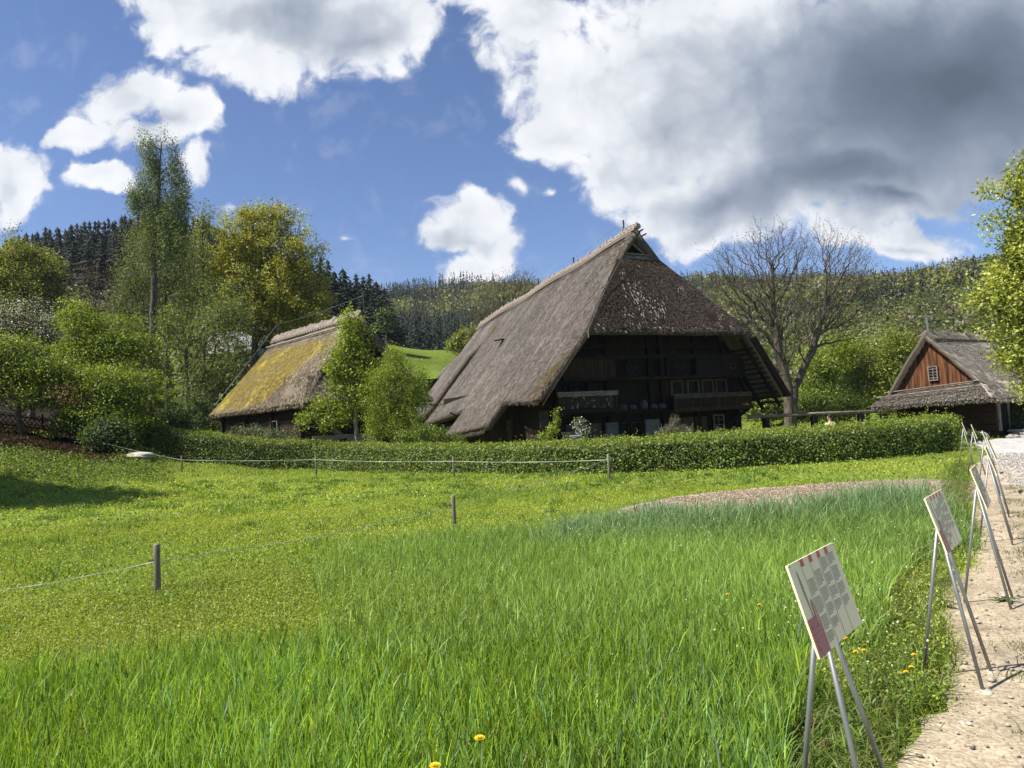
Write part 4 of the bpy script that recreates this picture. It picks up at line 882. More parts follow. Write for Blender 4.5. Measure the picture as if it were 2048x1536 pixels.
def grow(trunk, r0, targets, bf=.35, twig=.012, seed=0, jit=.06, up=.15):
    """join target points to the trunk by a shortest-total-length tree; returns edges and radii"""
    rng = np.random.default_rng(seed)
    pts = [np.array(p, float) for p in trunk]; N = [pts[0]]; par = [-1]; pl = [0.]
    for a, b in zip(pts[:-1], pts[1:]):
        k = max(2, int(np.linalg.norm(b-a)/.5))
        for i in range(1, k+1):
            q = a+(b-a)*i/k+rng.normal(size=3)*.02; par.append(len(N)-1); pl.append(pl[-1]+np.linalg.norm(q-N[-1])); N.append(q)
    ntr = len(N); cap = ntr+len(targets)*4+8; P = np.zeros((cap, 3)); P[:ntr] = N; PL = np.zeros(cap); PL[:ntr] = pl; par = par+[0]*(cap-ntr); n = ntr
    free = max(1, ntr//5)
    for t in targets[np.argsort(np.linalg.norm(targets-pts[0], axis=1))]:
        d = np.linalg.norm(P[free:n]-t, axis=1); low = np.maximum(P[free:n, 2]-t[2]+.1, 0); i = free+int(np.argmin(d+bf*PL[free:n]+low*1.2)); D = d[i-free]
        k = 3 if D > .5 else 2 if D > .2 else 1; a = P[i]; j = i
        for q in range(1, k+1):
            f = q/k; p = a+(t-a)*f
            if q < k: p = p+rng.normal(size=3)*jit*D+np.array((0, 0, up*D*(f*(1-f))*(-1 if up < 0 else 1)))
            P[n] = p; par[n] = j; PL[n] = PL[j]+np.linalg.norm(p-P[j]); j = n; n += 1
    P = P[:n]; par = np.array(par[:n]); w = np.zeros(n); ch = np.bincount(par[1:], minlength=n)
    w[ch == 0] = 1
    for i in range(n-1, 0, -1): w[par[i]] += w[i]
    r = twig*np.maximum(w, 1)**.5; k = min(1., r0/r[0]) if r[0] > r0 else r0/r[0]
    r = twig+(r-twig)*((r0-twig)/max(r[0]-twig, 1e-6)) if r[0] > twig else r
    # the trunk keeps its own taper
    tt = np.linspace(1, .35, ntr); r[:ntr] = np.maximum(r[:ntr], r0*tt*.6); r[0] = r0*1.25
    i = np.arange(1, n); return P, par, r
def lobe_points(lobes, n, rng, shell=.45, rag=.16):
    vol = np.array([l[1]*l[2]*l[3] for l in lobes])**.8; idx = rng.choice(len(lobes), n, p=vol/vol.sum()); L = np.array([np.concatenate([l[0], l[1:4]]) for l in lobes])[idx]
    d = rng.normal(size=(n, 3)); d /= np.linalg.norm(d, axis=1)[:, None]; r = rng.random((n, 1))**(shell); out = rng.random((n, 1)) < rag; r = np.where(out, r*np.minimum(1+.4*np.abs(rng.normal(size=(n, 1))), 1.45), r*(.93+.14*np.sin(5*d[:, :1]+7*d[:, 1:2]+idx[:, None])))
    return L[:, :3]+d*r*L[:, 3:6]
def branch_mesh(name, P, par, r, mt, parent, base, thick=6):
    i = np.arange(1, len(P)); A, B = P[par[i]]-base, P[i]-base; ra, rb = np.minimum(r[par[i]], r[i]*1.5), r[i]
    big = rb > .035; parts = []
    for msk, n in ((big, thick), (~big, 3)):
        if msk.any(): v, q = tubes_from_edges(A[msk], B[msk], ra[msk], rb[msk], n); parts.append((v, q, None, np.zeros((len(v), 3))))
    V, Q, T, C = joinparts(parts); return link(name, npmesh(name, V, Q, None, [mt], smooth=True), parent)
def tree(name, label, cat, Y, trunk, lobes, nb, pal, nl=60, ls=.12, sig=.35, r0=.15, twig=.012, bark=None, group=None, seed=1, droop=0., up=.4, bf=.35, shell=.45, depth=.8, extra=None, lm=None, crown='crown', var=.22, grow_up=.15, jit=.06, sigz=1.):
    """trunk and lobes are given where they stand: (px, py) on the picture's rays at distance Y, so in metres once placed"""
    rng = np.random.default_rng(seed); k = Y/FPX
    T = [at(px, py, Y+(dy if dy else 0)) for px, py, dy in [(q+(0,))[:3] for q in trunk]]
    T[0][2] = float(gz(T[0][0], T[0][1]))-.05; base = T[0].copy()
    Lb = []
    for l in lobes:
        px, py, rx, ry = l[:4]; dy = l[4] if len(l) > 4 else 0
        Lb.append((at(px, py, Y+dy), rx*k, (rx+ry)/2*k*depth, ry*k))
    tg = lobe_points(Lb, nb, rng, shell); tg = tg[tg[:, 2] > gz(tg[:, 0], tg[:, 1])+.15]
    allt = tg if extra is None else np.concatenate([tg, np.array([at(px, py, Y+dy) for px, py, dy in extra])])
    P, par, r = grow(T, r0, allt, bf, twig, seed, jit, grow_up)
    root = empty(name, base, 0, label, cat, group)
    branch_mesh('trunk' if len(trunk) > 1 and r0 > .05 else 'stem', P, par, r, bark or BARK, root, base)
    if nl:
        c = np.repeat(tg, nl, 0); m = len(c); sg = np.array((sig, sig, sig*sigz))
        q = c+rng.normal(size=(m, 3))*sg
        if droop: q[:, 2] -= np.abs(rng.normal(size=m))*droop
        q = q[q[:, 2] > gz(q[:, 0], q[:, 1])+.02]; m = len(q)
        clump = np.repeat(1+.16*rng.normal(size=(len(tg), 1)), nl, 0)[:m]
        cen = tg.mean(0); ob = q-cen; ob /= np.linalg.norm(ob, axis=1)[:, None]+1e-6
        V, Q, C = leaves(q-base, ls*rng.uniform(.6, 1.35, m), pick(pal, m, rng, var)*clump, up, .62, droop, rng, ob*1.1)
        link(crown, npmesh(crown, V, Q, None, [lm or LEAF], C), root)
    return root

GRN = [((.19, .265, .02), 3), ((.26, .32, .03), 2), ((.12, .185, .016), 2)]      # fresh spring green
YEL = [((.25, .32, .026), 3), ((.30, .35, .036), 2), ((.16, .23, .02), 2)]
OLI = [((.38, .365, .05), 3), ((.30, .32, .045), 3), ((.43, .37, .05), .7), ((.20, .235, .03), 1)]
GREY = [((.16, .205, .065), 3), ((.21, .255, .10), 2), ((.10, .14, .045), 2)]
RND = [((.21, .235, .026), 3), ((.27, .28, .034), 2), ((.14, .175, .02), 2)]
DRK = [((.04, .075, .014), 3), ((.075, .12, .02), 2), ((.03, .055, .012), 2)]
WHT = [((.62, .58, .55), 3), ((.45, .40, .38), 1), ((.07, .11, .02), 3), ((.05, .08, .02), 2)]
VAR = [((.14, .18, .07), 3), ((.26, .29, .18), 1), ((.06, .095, .035), 2)]
BUD = [((.16, .12, .055), 2), ((.11, .09, .05), 2), ((.10, .115, .03), 1)]
RED = [((.09, .055, .035), 3), ((.12, .085, .05), 1)]

# left hillside and garden, far to near
tree('maple', 'broad yellow olive maple in blossom behind the mossy storehouse', 'tree', 58, [(505, 725), (510, 620), (528, 480)],
     [(530, 465, 62, 60), (480, 495, 62, 75), (590, 520, 62, 80), (520, 590, 115, 85), (612, 590, 48, 68), (440, 545, 40, 75), (548, 425, 40, 28), (500, 435, 30, 26), (640, 620, 26, 45), (560, 650, 70, 50)], 1250, OLI, 58, .165, .27, .30, .016, seed=11, up=.5)
tree('round_tree', 'dense round yellow green tree below the dark spruce ridge', 'tree', 64, [(52, 800), (55, 640), (55, 540)],
     [(25, 545, 75, 62), (85, 560, 48, 60), (50, 610, 85, 75), (-30, 600, 60, 80), (60, 520, 45, 35)], 900, RND, 66, .18, .32, .3, .016, seed=12, up=.5)
tree('slender_tree', 'thin pale tree rising between the birch and the maple', 'tree', 56, [(405, 700), (406, 560), (405, 420)], [(403, 440, 24, 38), (400, 510, 30, 55), (392, 580, 36, 50)], 170, GREY[:2]+RND[:1], 32, .16, .4, .12, .014, seed=13)
tree('bare_tree', 'reddish brown tree just breaking bud beside the birch', 'tree', 53, [(190, 800), (188, 650), (192, 570)], [(190, 555, 52, 45), (160, 600, 40, 45), (225, 600, 36, 50), (190, 640, 55, 30)], 300, RED, 10, .10, .3, .16, .016, seed=14, bf=.5)
tree('birch', 'tallest birch with drooping grey green sprays and bare lower limbs', 'tree', 47, [(302, 880), (303, 690), (312, 480), (318, 350), (322, 285)],
     [(296, 283, 24, 30), (342, 285, 22, 30), (298, 335, 30, 45), (350, 345, 26, 40), (276, 392, 20, 26), (358, 400, 22, 36), (315, 430, 48, 40), (325, 490, 50, 45), (300, 390, 36, 40), (340, 440, 36, 40), (265, 378, 10, 20)], 330, GREY, 130, .10, .20, .20, .012, bark=BARK, seed=15, droop=.55, up=0, bf=.3, sigz=1.7, jit=.08,
     extra=[(x, y, dy) for x, y, dy in ((232, 480, 1), (225, 545, -1), (250, 520, 0), (238, 590, 1), (262, 610, -1), (395, 500, 0), (410, 540, 1), (420, 590, -1), (400, 610, 0), (372, 560, 1), (248, 650, 0), (392, 655, 1), (385, 455, 0), (240, 445, 0), (260, 560, 2), (380, 600, -2))])
tree('birch', 'second birch with a pale trunk half hidden behind the tallest one', 'tree', 51, [(336, 870), (333, 690), (333, 520)],
     [(330, 545, 55, 55), (268, 560, 42, 70), (385, 575, 42, 65), (272, 480, 26, 45), (240, 620, 34, 50), (330, 620, 70, 40), (370, 500, 30, 40)], 620, GREY[:1]+GREY[2:]+RND[2:], 50, .11, .26, .2, .012, bark=BARK, seed=16, droop=.5, up=0, sigz=1.5)
tree('blossom_tree', 'apple tree covered in white blossom at the left edge', 'tree', 40, [(62, 850), (64, 760), (58, 680)],
     [(35, 640, 66, 48), (100, 652, 34, 36), (60, 690, 75, 35), (-20, 660, 50, 50)], 330, WHT, 55, .10, .26, .16, .014, lm=BLOOM, seed=17, up=.7)
tree('willow', 'grey green willow with a forked trunk left of the mossy storehouse', 'tree', 45, [(372, 870), (374, 760), (372, 700), (385, 650)],
     [(430, 640, 62, 50), (372, 680, 42, 45), (460, 690, 48, 42), (412, 745, 55, 48), (475, 620, 30, 40), (345, 650, 34, 50), (440, 580, 40, 30), (400, 800, 40, 30), (480, 740, 26, 40)], 430, GREY+GRN[:1], 50, .11, .32, .17, .013, seed=18, droop=.25)
for nm, lab, Y, tr, lb, n_, sd in (
    ('hazel', 'tall loose bright green hazel growing before the birches', 36, [(205, 880), (195, 780), (180, 640)], [(150, 640, 30, 45), (185, 660, 50, 40), (235, 690, 62, 45), (275, 690, 40, 40), (200, 720, 70, 40), (150, 700, 30, 40), (300, 730, 36, 40), (135, 640, 18, 26), (250, 640, 30, 20)], 460, 21),
    ('hazel', 'spreading layered green hazel in the middle of the left thicket', 33.5, [(215, 900), (218, 820), (225, 740)], [(220, 770, 85, 48), (160, 770, 42, 45), (270, 780, 62, 50), (200, 830, 90, 42), (290, 830, 42, 40), (150, 820, 45, 35), (320, 800, 24, 20)], 580, 22),
    ('hazel', 'fresh green hazel hanging over the lattice fence at the edge', 33, [(42, 880), (36, 780), (35, 700)], [(20, 700, 62, 42), (70, 740, 50, 42), (20, 770, 62, 42), (85, 790, 45, 35), (-30, 740, 50, 60), (110, 740, 26, 30)], 480, 23)):
    tree(nm, lab, 'tree', Y, tr, lb, n_, GRN, 48, .105, .34, .09, .010, group='hazels in the left thicket', seed=sd, up=1.8, sigz=.32)
for lab, Y, tr, lb, n_, sd in (
    ('low dark laurel beneath the spreading hazel', 31.5, [(235, 905), (235, 880)], [(215, 868, 42, 28), (245, 882, 26, 16), (195, 880, 32, 20)], 150, 25),
    ('glossy dark laurel at the left end of the hedge', 38, [(300, 890), (305, 860)], [(300, 858, 40, 24), (340, 850, 40, 32), (270, 865, 30, 20)], 190, 26),
    ('dark laurel filling the shade behind the hedge end', 43, [(390, 890), (392, 850)], [(392, 845, 48, 42), (425, 858, 30, 22), (360, 850, 36, 40), (400, 815, 26, 26)], 210, 27),
    ('dark laurel crowding the foot of the lattice fence', 34.5, [(140, 880), (142, 850)], [(142, 842, 40, 24), (170, 850, 30, 20)], 90, 28)):
    tree('laurel', lab, 'shrub', Y, tr, lb, n_, DRK+GRN[2:], 58, .10, .2, .05, .012, seed=sd, up=.6, crown='foliage')
tree('pear_tree', 'young pear tree with fresh yellow green leaves before the mossy storehouse', 'tree', 33, [(716, 912), (712, 850), (714, 780), (705, 700), (697, 640)],
     [(700, 640, 24, 18), (705, 668, 40, 24), (696, 700, 46, 30), (715, 735, 46, 36), (690, 775, 38, 34), (640, 815, 26, 22), (722, 790, 34, 34), (660, 845, 26, 20), (745, 690, 14, 22), (690, 830, 26, 22), (610, 840, 14, 14), (675, 730, 24, 40)], 330, YEL, 46, .11, .17, .12, .010, bark=BARK_LIGHT, seed=31, up=.5, bf=.5,
     extra=[(745, 872, -.3), (640, 848, 0), (752, 868, .4)])
tree('spirea', 'fine leaved bright green shrub between storehouse and farmhouse', 'shrub', 32.3, [(795, 905), (795, 860), (795, 800)],
     [(790, 755, 45, 42), (825, 790, 34, 46), (770, 815, 42, 40), (805, 845, 46, 32), (790, 715, 24, 24), (755, 860, 30, 25), (845, 760, 12, 25), (760, 770, 30, 30)], 620, YEL, 70, .06, .16, .05, .007, seed=32, up=.2, crown='foliage')
tree('spirea', 'low green shrub below the farmhouse apron, right of the bright one', 'shrub', 31, [(850, 905), (852, 885)], [(850, 872, 32, 20), (815, 880, 30, 18), (900, 882, 26, 12), (880, 870, 18, 18)], 200, GRN+DRK[:1], 50, .06, .14, .03, .007, seed=33, up=.3, crown='foliage')
tree('dogwood', 'silvery variegated bush growing behind the curved hedge', 'shrub', 35, [(548, 915), (548, 890)], [(545, 880, 46, 22), (500, 868, 28, 20), (590, 885, 30, 18), (520, 895, 50, 14), (620, 895, 16, 10)], 260, VAR, 48, .075, .14, .03, .008, seed=34, up=.3, crown='foliage')
# round the farmhouse
tree('bare_oak', 'great bare oak spreading over the right end of the farmhouse', 'tree', 46, [(1578, 850), (1577, 800), (1573, 765), (1556, 700), (1546, 620), (1545, 540)],
     [(1500, 530, 84, 74), (1555, 482, 78, 52), (1470, 600, 76, 66), (1570, 600, 70, 70), (1520, 660, 66, 44), (1440, 545, 40, 45), (1600, 520, 40, 60)], 2000, BUD, 4, .07, .2, .33, .0085, bark=BARK_OAK, seed=41, bf=.62, shell=.38, extra=None, crown='buds', jit=.09, grow_up=.3)
tree('bare_oak', 'second bare oak leaning right with an open mossy crown', 'tree', 47.5, [(1582, 840), (1590, 775), (1625, 700), (1650, 620), (1652, 545)],
     [(1692, 522, 60, 62), (1650, 490, 40, 55), (1720, 545, 42, 55), (1660, 600, 66, 62), (1625, 660, 52, 42), (1715, 640, 50, 46), (1740, 590, 30, 50)], 1500, BUD, 4, .07, .2, .24, .0085, bark=BARK_OAK, seed=42, bf=.62, shell=.38, crown='buds', jit=.09, grow_up=.3)
tree('bare_tree', 'grey bare tree rising beyond the far end of the farmhouse ridge', 'tree', 74, [(1005, 720), (1005, 650), (1008, 590)], [(1005, 580, 48, 38), (970, 620, 30, 36), (1050, 560, 32, 26), (1000, 640, 50, 36), (950, 660, 26, 26)], 1000, BUD, 8, .11, .34, .22, .013, seed=43, bf=.6, shell=.4, crown='buds')
for lab, Y, tr, lb, n_, pal, sd in (
    ('pale yellow green bush at the foot of the far meadow', 96, [(930, 715), (930, 690)], [(930, 682, 26, 20), (955, 675, 22, 24), (905, 690, 12, 10)], 120, RND, 44),
    ('low green tree standing directly behind the bare oak', 56, [(1655, 840), (1655, 790), (1655, 740)], [(1650, 730, 52, 48), (1690, 700, 36, 36), (1640, 790, 48, 36), (1610, 780, 34, 40)], 330, GRN+YEL[:1], 45),
    ('bushy tree with white blossom specks above the weathered beam', 58, [(1735, 830), (1735, 780), (1732, 720)], [(1730, 720, 52, 50), (1765, 700, 40, 40), (1720, 780, 60, 38), (1700, 750, 40, 40)], 340, GRN+WHT[:1]+RND[:1], 46),
    ('olive tinged bushy tree beside the cabin gable', 56, [(1800, 830), (1800, 760), (1795, 700)], [(1795, 695, 42, 38), (1770, 750, 44, 46), (1830, 715, 30, 30), (1790, 800, 50, 30), (1830, 770, 30, 40)], 320, RND+GRN, 47),
    ('low green thicket under the farmhouse eave by the oak trunk', 50, [(1540, 850), (1540, 820)], [(1530, 815, 40, 26), (1600, 815, 50, 26), (1680, 818, 60, 22)], 240, GRN+DRK[:1], 48)):
    tree('bushy_tree' if Y < 90 else 'bush', lab, 'tree' if Y < 90 else 'bush', Y, tr, lb, n_, pal, 66, .15 if Y < 90 else .3, .36, .14, .014, seed=sd, up=.6)
tree('lime_tree', 'bright yellow green tree leaning in from the right edge', 'tree', 23.5, [(2230, 900), (2200, 760), (2140, 600), (2100, 480)],
     [(2030, 400, 32, 50), (2048, 340, 18, 36), (2045, 480, 52, 50), (1995, 555, 36, 32), (2018, 620, 50, 42), (2035, 700, 44, 46), (2065, 765, 40, 26), (1965, 610, 22, 14), (1990, 660, 26, 14), (2005, 740, 24, 14), (2075, 560, 80, 120), (2100, 420, 60, 100), (1965, 590, 30, 26), (2090, 700, 60, 80), (1975, 385, 12, 18), (1975, 450, 16, 22)], 760, [((.36, .40, .055), 3), ((.42, .44, .09), 2), ((.25, .30, .035), 2)], 44, .115, .17, .28, .010, seed=51, up=.7)
tree('climber', 'leafy pale green climber on a post below the left balcony', 'plant', 35, [(1112, 880), (1111, 850), (1112, 825)], [(1112, 826, 6, 9), (1110, 842, 9, 10), (1105, 860, 13, 11), (1090, 872, 12, 8)], 46, YEL, 30, .085, .10, .03, .01, seed=52, crown='foliage')
tree('lilac', 'small white flowering lilac in front of the dark farmhouse wall', 'shrub', 34.5, [(1163, 885), (1163, 860)], [(1160, 850, 15, 10), (1166, 864, 13, 12)], 56, [((.66, .66, .66), 2), ((.06, .09, .03), 4)], 28, .085, .10, .03, .01, seed=53, lm=BLOOM, crown='foliage')
tree('bare_shrub', 'twiggy brown bare shrub before the stone door pillars', 'shrub', 29.5, [(1345, 885), (1345, 865)], [(1345, 858, 26, 16), (1370, 862, 18, 16), (1350, 838, 12, 10), (1325, 868, 14, 10)], 420, [((.16, .12, .06), 1), ((.10, .12, .03), 1)], 5, .04, .06, .04, .007, bark=BARK_LIGHT, seed=54, crown='buds')
tree('dark_bush', 'dark green bush in shade right of the cabin door', 'shrub', 31, [(2035, 872), (2035, 850)], [(2035, 842, 22, 20), (2060, 840, 30, 24)], 130, DRK, 46, .08, .14, .03, .01, seed=55, crown='foliage')
tree('low_bush', 'small round green bush beside the pale boulder', 'shrub', 27, [(1945, 882), (1945, 872)], [(1942, 872, 12, 8), (1955, 874, 10, 7)], 60, DRK+GRN[2:], 40, .06, .07, .02, .006, seed=56, crown='foliage')
tree('small_tree', 'little round tree at the crest of the far meadow', 'tree', 128, [(772, 672), (772, 650), (771, 640)], [(771, 640, 15, 18)], 60, DRK+GRN[2:], 50, .42, .6, .15, .03, seed=57)
# the shade tree standing outside the picture on the left
tree('walnut', 'leafy walnut standing beside the meadow on the left', 'tree', 19.5, [(-600, 1010), (-600, 800), (-590, 560)], [(-600, 500, 250, 180), (-480, 540, 130, 120), (-680, 520, 190, 150), (-500, 400, 170, 110)], 420, GRN, 60, .26, .7, .3, .02, seed=58)

# ------------------------------------------------------------------ hedges: solid dark core added inside to block light, leaves standing off every face
HCORE = mat('hedge_core', (.02, .03, .008), (.05, .065, .018), (9, 9, 9), 1., bump=.6)
def hedge(path, hgt, wid, label, pal, per=340, ls=.062, seed=1, cat='hedge', shoots=0, group=None):
    rng = np.random.default_rng(seed); p = np.array(path, float); seg = np.hypot(*(p[1:]-p[:-1]).T); cum = np.concatenate([[0], np.cumsum(seg)]); Ltot = cum[-1]
    def pt(s):
        s = np.clip(s, 0, Ltot-1e-4); i = np.clip(np.searchsorted(cum, s, side='right')-1, 0, len(seg)-1); f = ((s-cum[i])/seg[i])[:, None]; q = p[i]*(1-f)+p[i+1]*f
        e = .4; a = np.clip(s-e, 0, Ltot-1e-3); b = np.clip(s+e, 0, Ltot-1e-3)
        def raw(u): k = np.clip(np.searchsorted(cum, u, side='right')-1, 0, len(seg)-1); g = ((u-cum[k])/seg[k])[:, None]; return p[k]*(1-g)+p[k+1]*g
        d = raw(b)-raw(a); d /= np.linalg.norm(d, axis=1)[:, None]; return q, d, np.stack([d[:, 1], -d[:, 0]], -1)
    hs = np.interp(np.arange(0, Ltot+1), np.linspace(0, Ltot, len(hgt)), hgt); H = lambda s: np.interp(s, np.arange(len(hs)), hs)
    # core
    s = np.linspace(.1, Ltot-.1, max(4, int(Ltot*2))); q, d, nrm = pt(s); z = gz(q[:, 0], q[:, 1]); h = H(s); rows = []
    for ox, oz in ((-.5, 0), (-.5, .9), (-.36, 1), (.36, 1), (.5, .9), (.5, 0)):
        xy = q+nrm*(ox*(wid-.22)); rows.append(np.stack([xy[:, 0], xy[:, 1], z+oz*(h-.10)], -1))
    V = np.stack(rows, 1).reshape(-1, 3); i, j = np.meshgrid(np.arange(len(s)-1), np.arange(5), indexing='ij'); k = i*6+j
    Q = np.stack([k, k+6, k+7, k+1], -1).reshape(-1, 4); e0 = np.array([[0, 1, 2, 3], [0, 3, 4, 5]]); Q = np.concatenate([Q, e0, e0+6*(len(s)-1)])
    parts = [(V, Q, None, np.zeros((len(V), 3)))]
    hm = max(hgt); peri = 2*hm+wid; n = int(Ltot*peri*per); s = rng.uniform(-.08, Ltot+.08, n); u = rng.uniform(0, peri, n); q, d, nrm = pt(s); h = H(s)
    lum = fnoise(s, u, seed+70, 2.6)
    off = rng.normal(size=n)*.055+.07*lum+.03*fnoise(s, u, seed+75, .7); ox = np.where(u < hm, wid/2+off, np.where(u < hm+wid, wid/2-(u-hm), -wid/2-off)); oz = np.where(u < hm, h*u/hm, np.where(u < hm+wid, h+off, h*(u-hm-wid)/hm))
    rnd = np.clip(np.abs(ox)-wid/2+.16, 0, 1)*np.clip(oz/h-.80, 0, 1)*2.0; oz = oz-rnd*.6
    end = (s < 0) | (s > Ltot); xy = q+nrm*ox[:, None]+d*(np.where(s < 0, s, np.where(s > Ltot, s-Ltot, 0)))[:, None]
    P = np.stack([xy[:, 0], xy[:, 1], gz(xy[:, 0], xy[:, 1])+np.maximum(oz, .02)], -1)
    c = pick(pal, n, rng, .24)*(1+.14*lum)[:, None]; new = np.clip((oz/h-.86)/.14, 0, 1)[:, None]*.75*rng.random((n, 1)); c = c*(1-new)+np.array((.26, .31, .03))*new
    sd = np.where(u < hm, 1., np.where(u < hm+wid, 0., -1.)); bs = np.concatenate([nrm*(sd*1.5)[:, None], np.zeros((n, 1))], 1)
    Vl, Ql, Cl = leaves(P, ls*rng.uniform(.6, 1.4, n), c, .55, .66, 0, rng, bs); parts.append((Vl, Ql, None, Cl))
    # ends
    for sv, sg in ((0., -1), (Ltot, 1)):
        m = int(hm*wid*per*1.3); q, d, nrm = pt(np.full(m, sv)); a = rng.uniform(-.5, .5, m)*wid; zz = rng.uniform(0, H(sv), m); xy = q+nrm*a[:, None]+d*(sg*(.06+.05*rng.normal(size=m)))[:, None]
        P = np.stack([xy[:, 0], xy[:, 1], gz(xy[:, 0], xy[:, 1])+zz], -1); Vl, Ql, Cl = leaves(P, ls*rng.uniform(.6, 1.4, m), pick(pal, m, rng), .7, .66, 0, rng); parts.append((Vl, Ql, None, Cl))
    if shoots:
        m = shoots; s = rng.uniform(0, Ltot, m); q, d, nrm = pt(s); k = 14; sh = np.repeat(np.abs(rng.normal(size=m))*.16+.05, k); xy = np.repeat(q+nrm*(rng.uniform(-.4, .4, m)*wid)[:, None], k, 0)+rng.normal(size=(m*k, 2))*.035
        P = np.stack([xy[:, 0], xy[:, 1], gz(xy[:, 0], xy[:, 1])+np.repeat(H(s), k)+sh*rng.random(m*k)], -1); Vl, Ql, Cl = leaves(P, ls*.8, pick([((.23, .29, .03), 1)], m*k, rng), .5, .6, 0, rng); parts.append((Vl, Ql, None, Cl))
    V, Q, T, C = joinparts(parts); mi = np.zeros(len(Q), int); mi[len(parts[0][1]):] = 1
    tag(link('hedge', npmesh('hedge', V, Q, None, [HCORE, LEAF], C, mi)), label, cat, group)
HP = [((.16, .225, .026), 3), ((.22, .28, .036), 2), ((.105, .165, .02), 3)]
hedge([(-17.6, 34.2), (-15.2, 33.6), (-12, 33.4), (-9.2, 33.4), (-5.8, 30.6), (-2.3, 27.3), (.6, 24.4), (2.9, 22.7), (6.3, 22.1), (10.2, 22.3), (14.0, 23.3)], [1.55, 1.35, 1.3, 1.22, 1.12, 1.05, 1.0, 1.0, 1.02, 1.05, 1.08], 1.0, 'long clipped green hedge curving across the far edge of the meadow', HP, 520, .066, 1)
hedge([(-3.0, 29.2), (0, 27.6), (2.45, 26.6)], [.85, .92, .95], .8, 'short inner hedge left of the grey post before the farmhouse', HP, 300, .066, 2, shoots=60, group='inner garden hedges')
hedge([(2.95, 26.4), (6.5, 25.9), (10.5, 25.8), (14.0, 25.8), (15.6, 25.6)], [.93, .97, 1.0, .95, 1.16], 1.6, 'inner hedge right of the grey post with uncut shoots on top', HP, 300, .066, 3, shoots=170, group='inner garden hedges')

# ------------------------------------------------------------------ conifers and the wooded hills
def spruce_parts(rng, h, w, layers, per, col):
    """whorls of drooping jagged boughs round a straight stem"""
    V = []; T = []; C = []
    for i in range(layers):
        t = (i+rng.uniform(-.3, .3))/layers; t = min(max(t, 0), .97)**.9; z = h*(.05+.95*t); R = w*(1-t)**.8*rng.uniform(.8, 1.15)+.018*h
        k = max(3, int(per*(1-t*.6))); a0 = rng.uniform(0, 6.28)
        for j in range(k):
            a = a0+2*math.pi*j/k+rng.uniform(-.25, .25); r = R*rng.uniform(.65, 1.15); d = np.array((math.cos(a), math.sin(a), 0)); s = np.array((-d[1], d[0], 0)); dr = r*rng.uniform(.25, .55); ww = r*rng.uniform(.22, .36)
            p = np.array((0, 0, z)); b = len(V); e = p+d*r-np.array((0, 0, dr))
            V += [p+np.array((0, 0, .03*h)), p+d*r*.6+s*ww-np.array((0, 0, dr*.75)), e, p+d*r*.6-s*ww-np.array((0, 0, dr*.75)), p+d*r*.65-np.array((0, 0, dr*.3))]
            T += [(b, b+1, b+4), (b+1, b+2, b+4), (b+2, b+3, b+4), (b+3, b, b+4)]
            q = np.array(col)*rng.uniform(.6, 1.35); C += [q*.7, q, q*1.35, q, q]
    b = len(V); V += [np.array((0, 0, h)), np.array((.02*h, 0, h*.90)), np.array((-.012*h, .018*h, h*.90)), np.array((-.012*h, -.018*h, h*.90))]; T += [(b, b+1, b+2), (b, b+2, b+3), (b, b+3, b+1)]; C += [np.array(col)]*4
    return np.array(V), None, np.array(T), np.array(C)
def spruces():
    protos = []
    for i in range(5):
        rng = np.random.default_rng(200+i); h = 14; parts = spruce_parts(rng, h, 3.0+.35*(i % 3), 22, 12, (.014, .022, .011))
        V, Q, T, C = joinparts([parts]); e = empty('spruce')
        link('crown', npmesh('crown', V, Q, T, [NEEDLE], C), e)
        m = MB(); m.tube([(0, 0, -.5), (0, 0, h*.9)], [.24, .04], 6); m.build('trunk', BARK, e); protos.append(e)
    first = [True]*5; rng = np.random.default_rng(77)
    def put(x, y, h, label, group, k=None):
        k = int(rng.integers(0, 5)) if k is None else k; e = protos[k] if first[k] else copy_tree(protos[k]); first[k] = False
        e.location = (x, y, float(gz(x, y))-.3); s = h/14; w_ = 1.1 if 'ridge' in group else 1.55; e.scale = (s*w_*rng.uniform(.85, 1.1), s*w_*rng.uniform(.85, 1.1), s); e.rotation_euler[2] = rng.uniform(0, 6.28); tag(e, label, 'spruce', group)
    # dark stand at the top of the far meadow: silhouettes against the sky
    for px, py, Y in ((604, 500, 158), (622, 525, 150), (641, 514, 160), (655, 518, 168), (668, 540, 158), (685, 534, 172), (700, 560, 160), (712, 546, 176), (726, 552, 166), (738, 546, 180), (752, 560, 170), (768, 575, 164), (779, 600, 158), (742, 590, 150), (700, 600, 148), (648, 548, 152), (690, 566, 154), (728, 580, 156), (756, 590, 158), (774, 606, 150), (664, 590, 148), (628, 580, 142), (720, 610, 152)):
        q = at(px, py, Y); g = float(gz(q[0], q[1])); put(q[0], q[1], max(8, q[2]-g+.3), 'tall dark spruce in the stand at the top of the meadow', 'dark spruces above the meadow')
    # spruce ridge on the left
    _rx = [-60, 0, 60, 110, 180, 260, 330, 400, 450, 520, 590]; _ry = [490, 482, 462, 454, 440, 430, 428, 432, 455, 485, 514]
    for px, py in [(x, float(np.interp(x, _rx, _ry))+rng.uniform(-4, 5)) for x in np.arange(-58, 590, 8.5)]:
        for dy in (0, -11, -22):
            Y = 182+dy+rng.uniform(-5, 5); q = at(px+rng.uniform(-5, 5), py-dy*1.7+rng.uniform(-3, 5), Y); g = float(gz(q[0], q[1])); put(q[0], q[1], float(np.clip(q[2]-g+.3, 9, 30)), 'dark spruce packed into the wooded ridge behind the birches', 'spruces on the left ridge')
spruces()
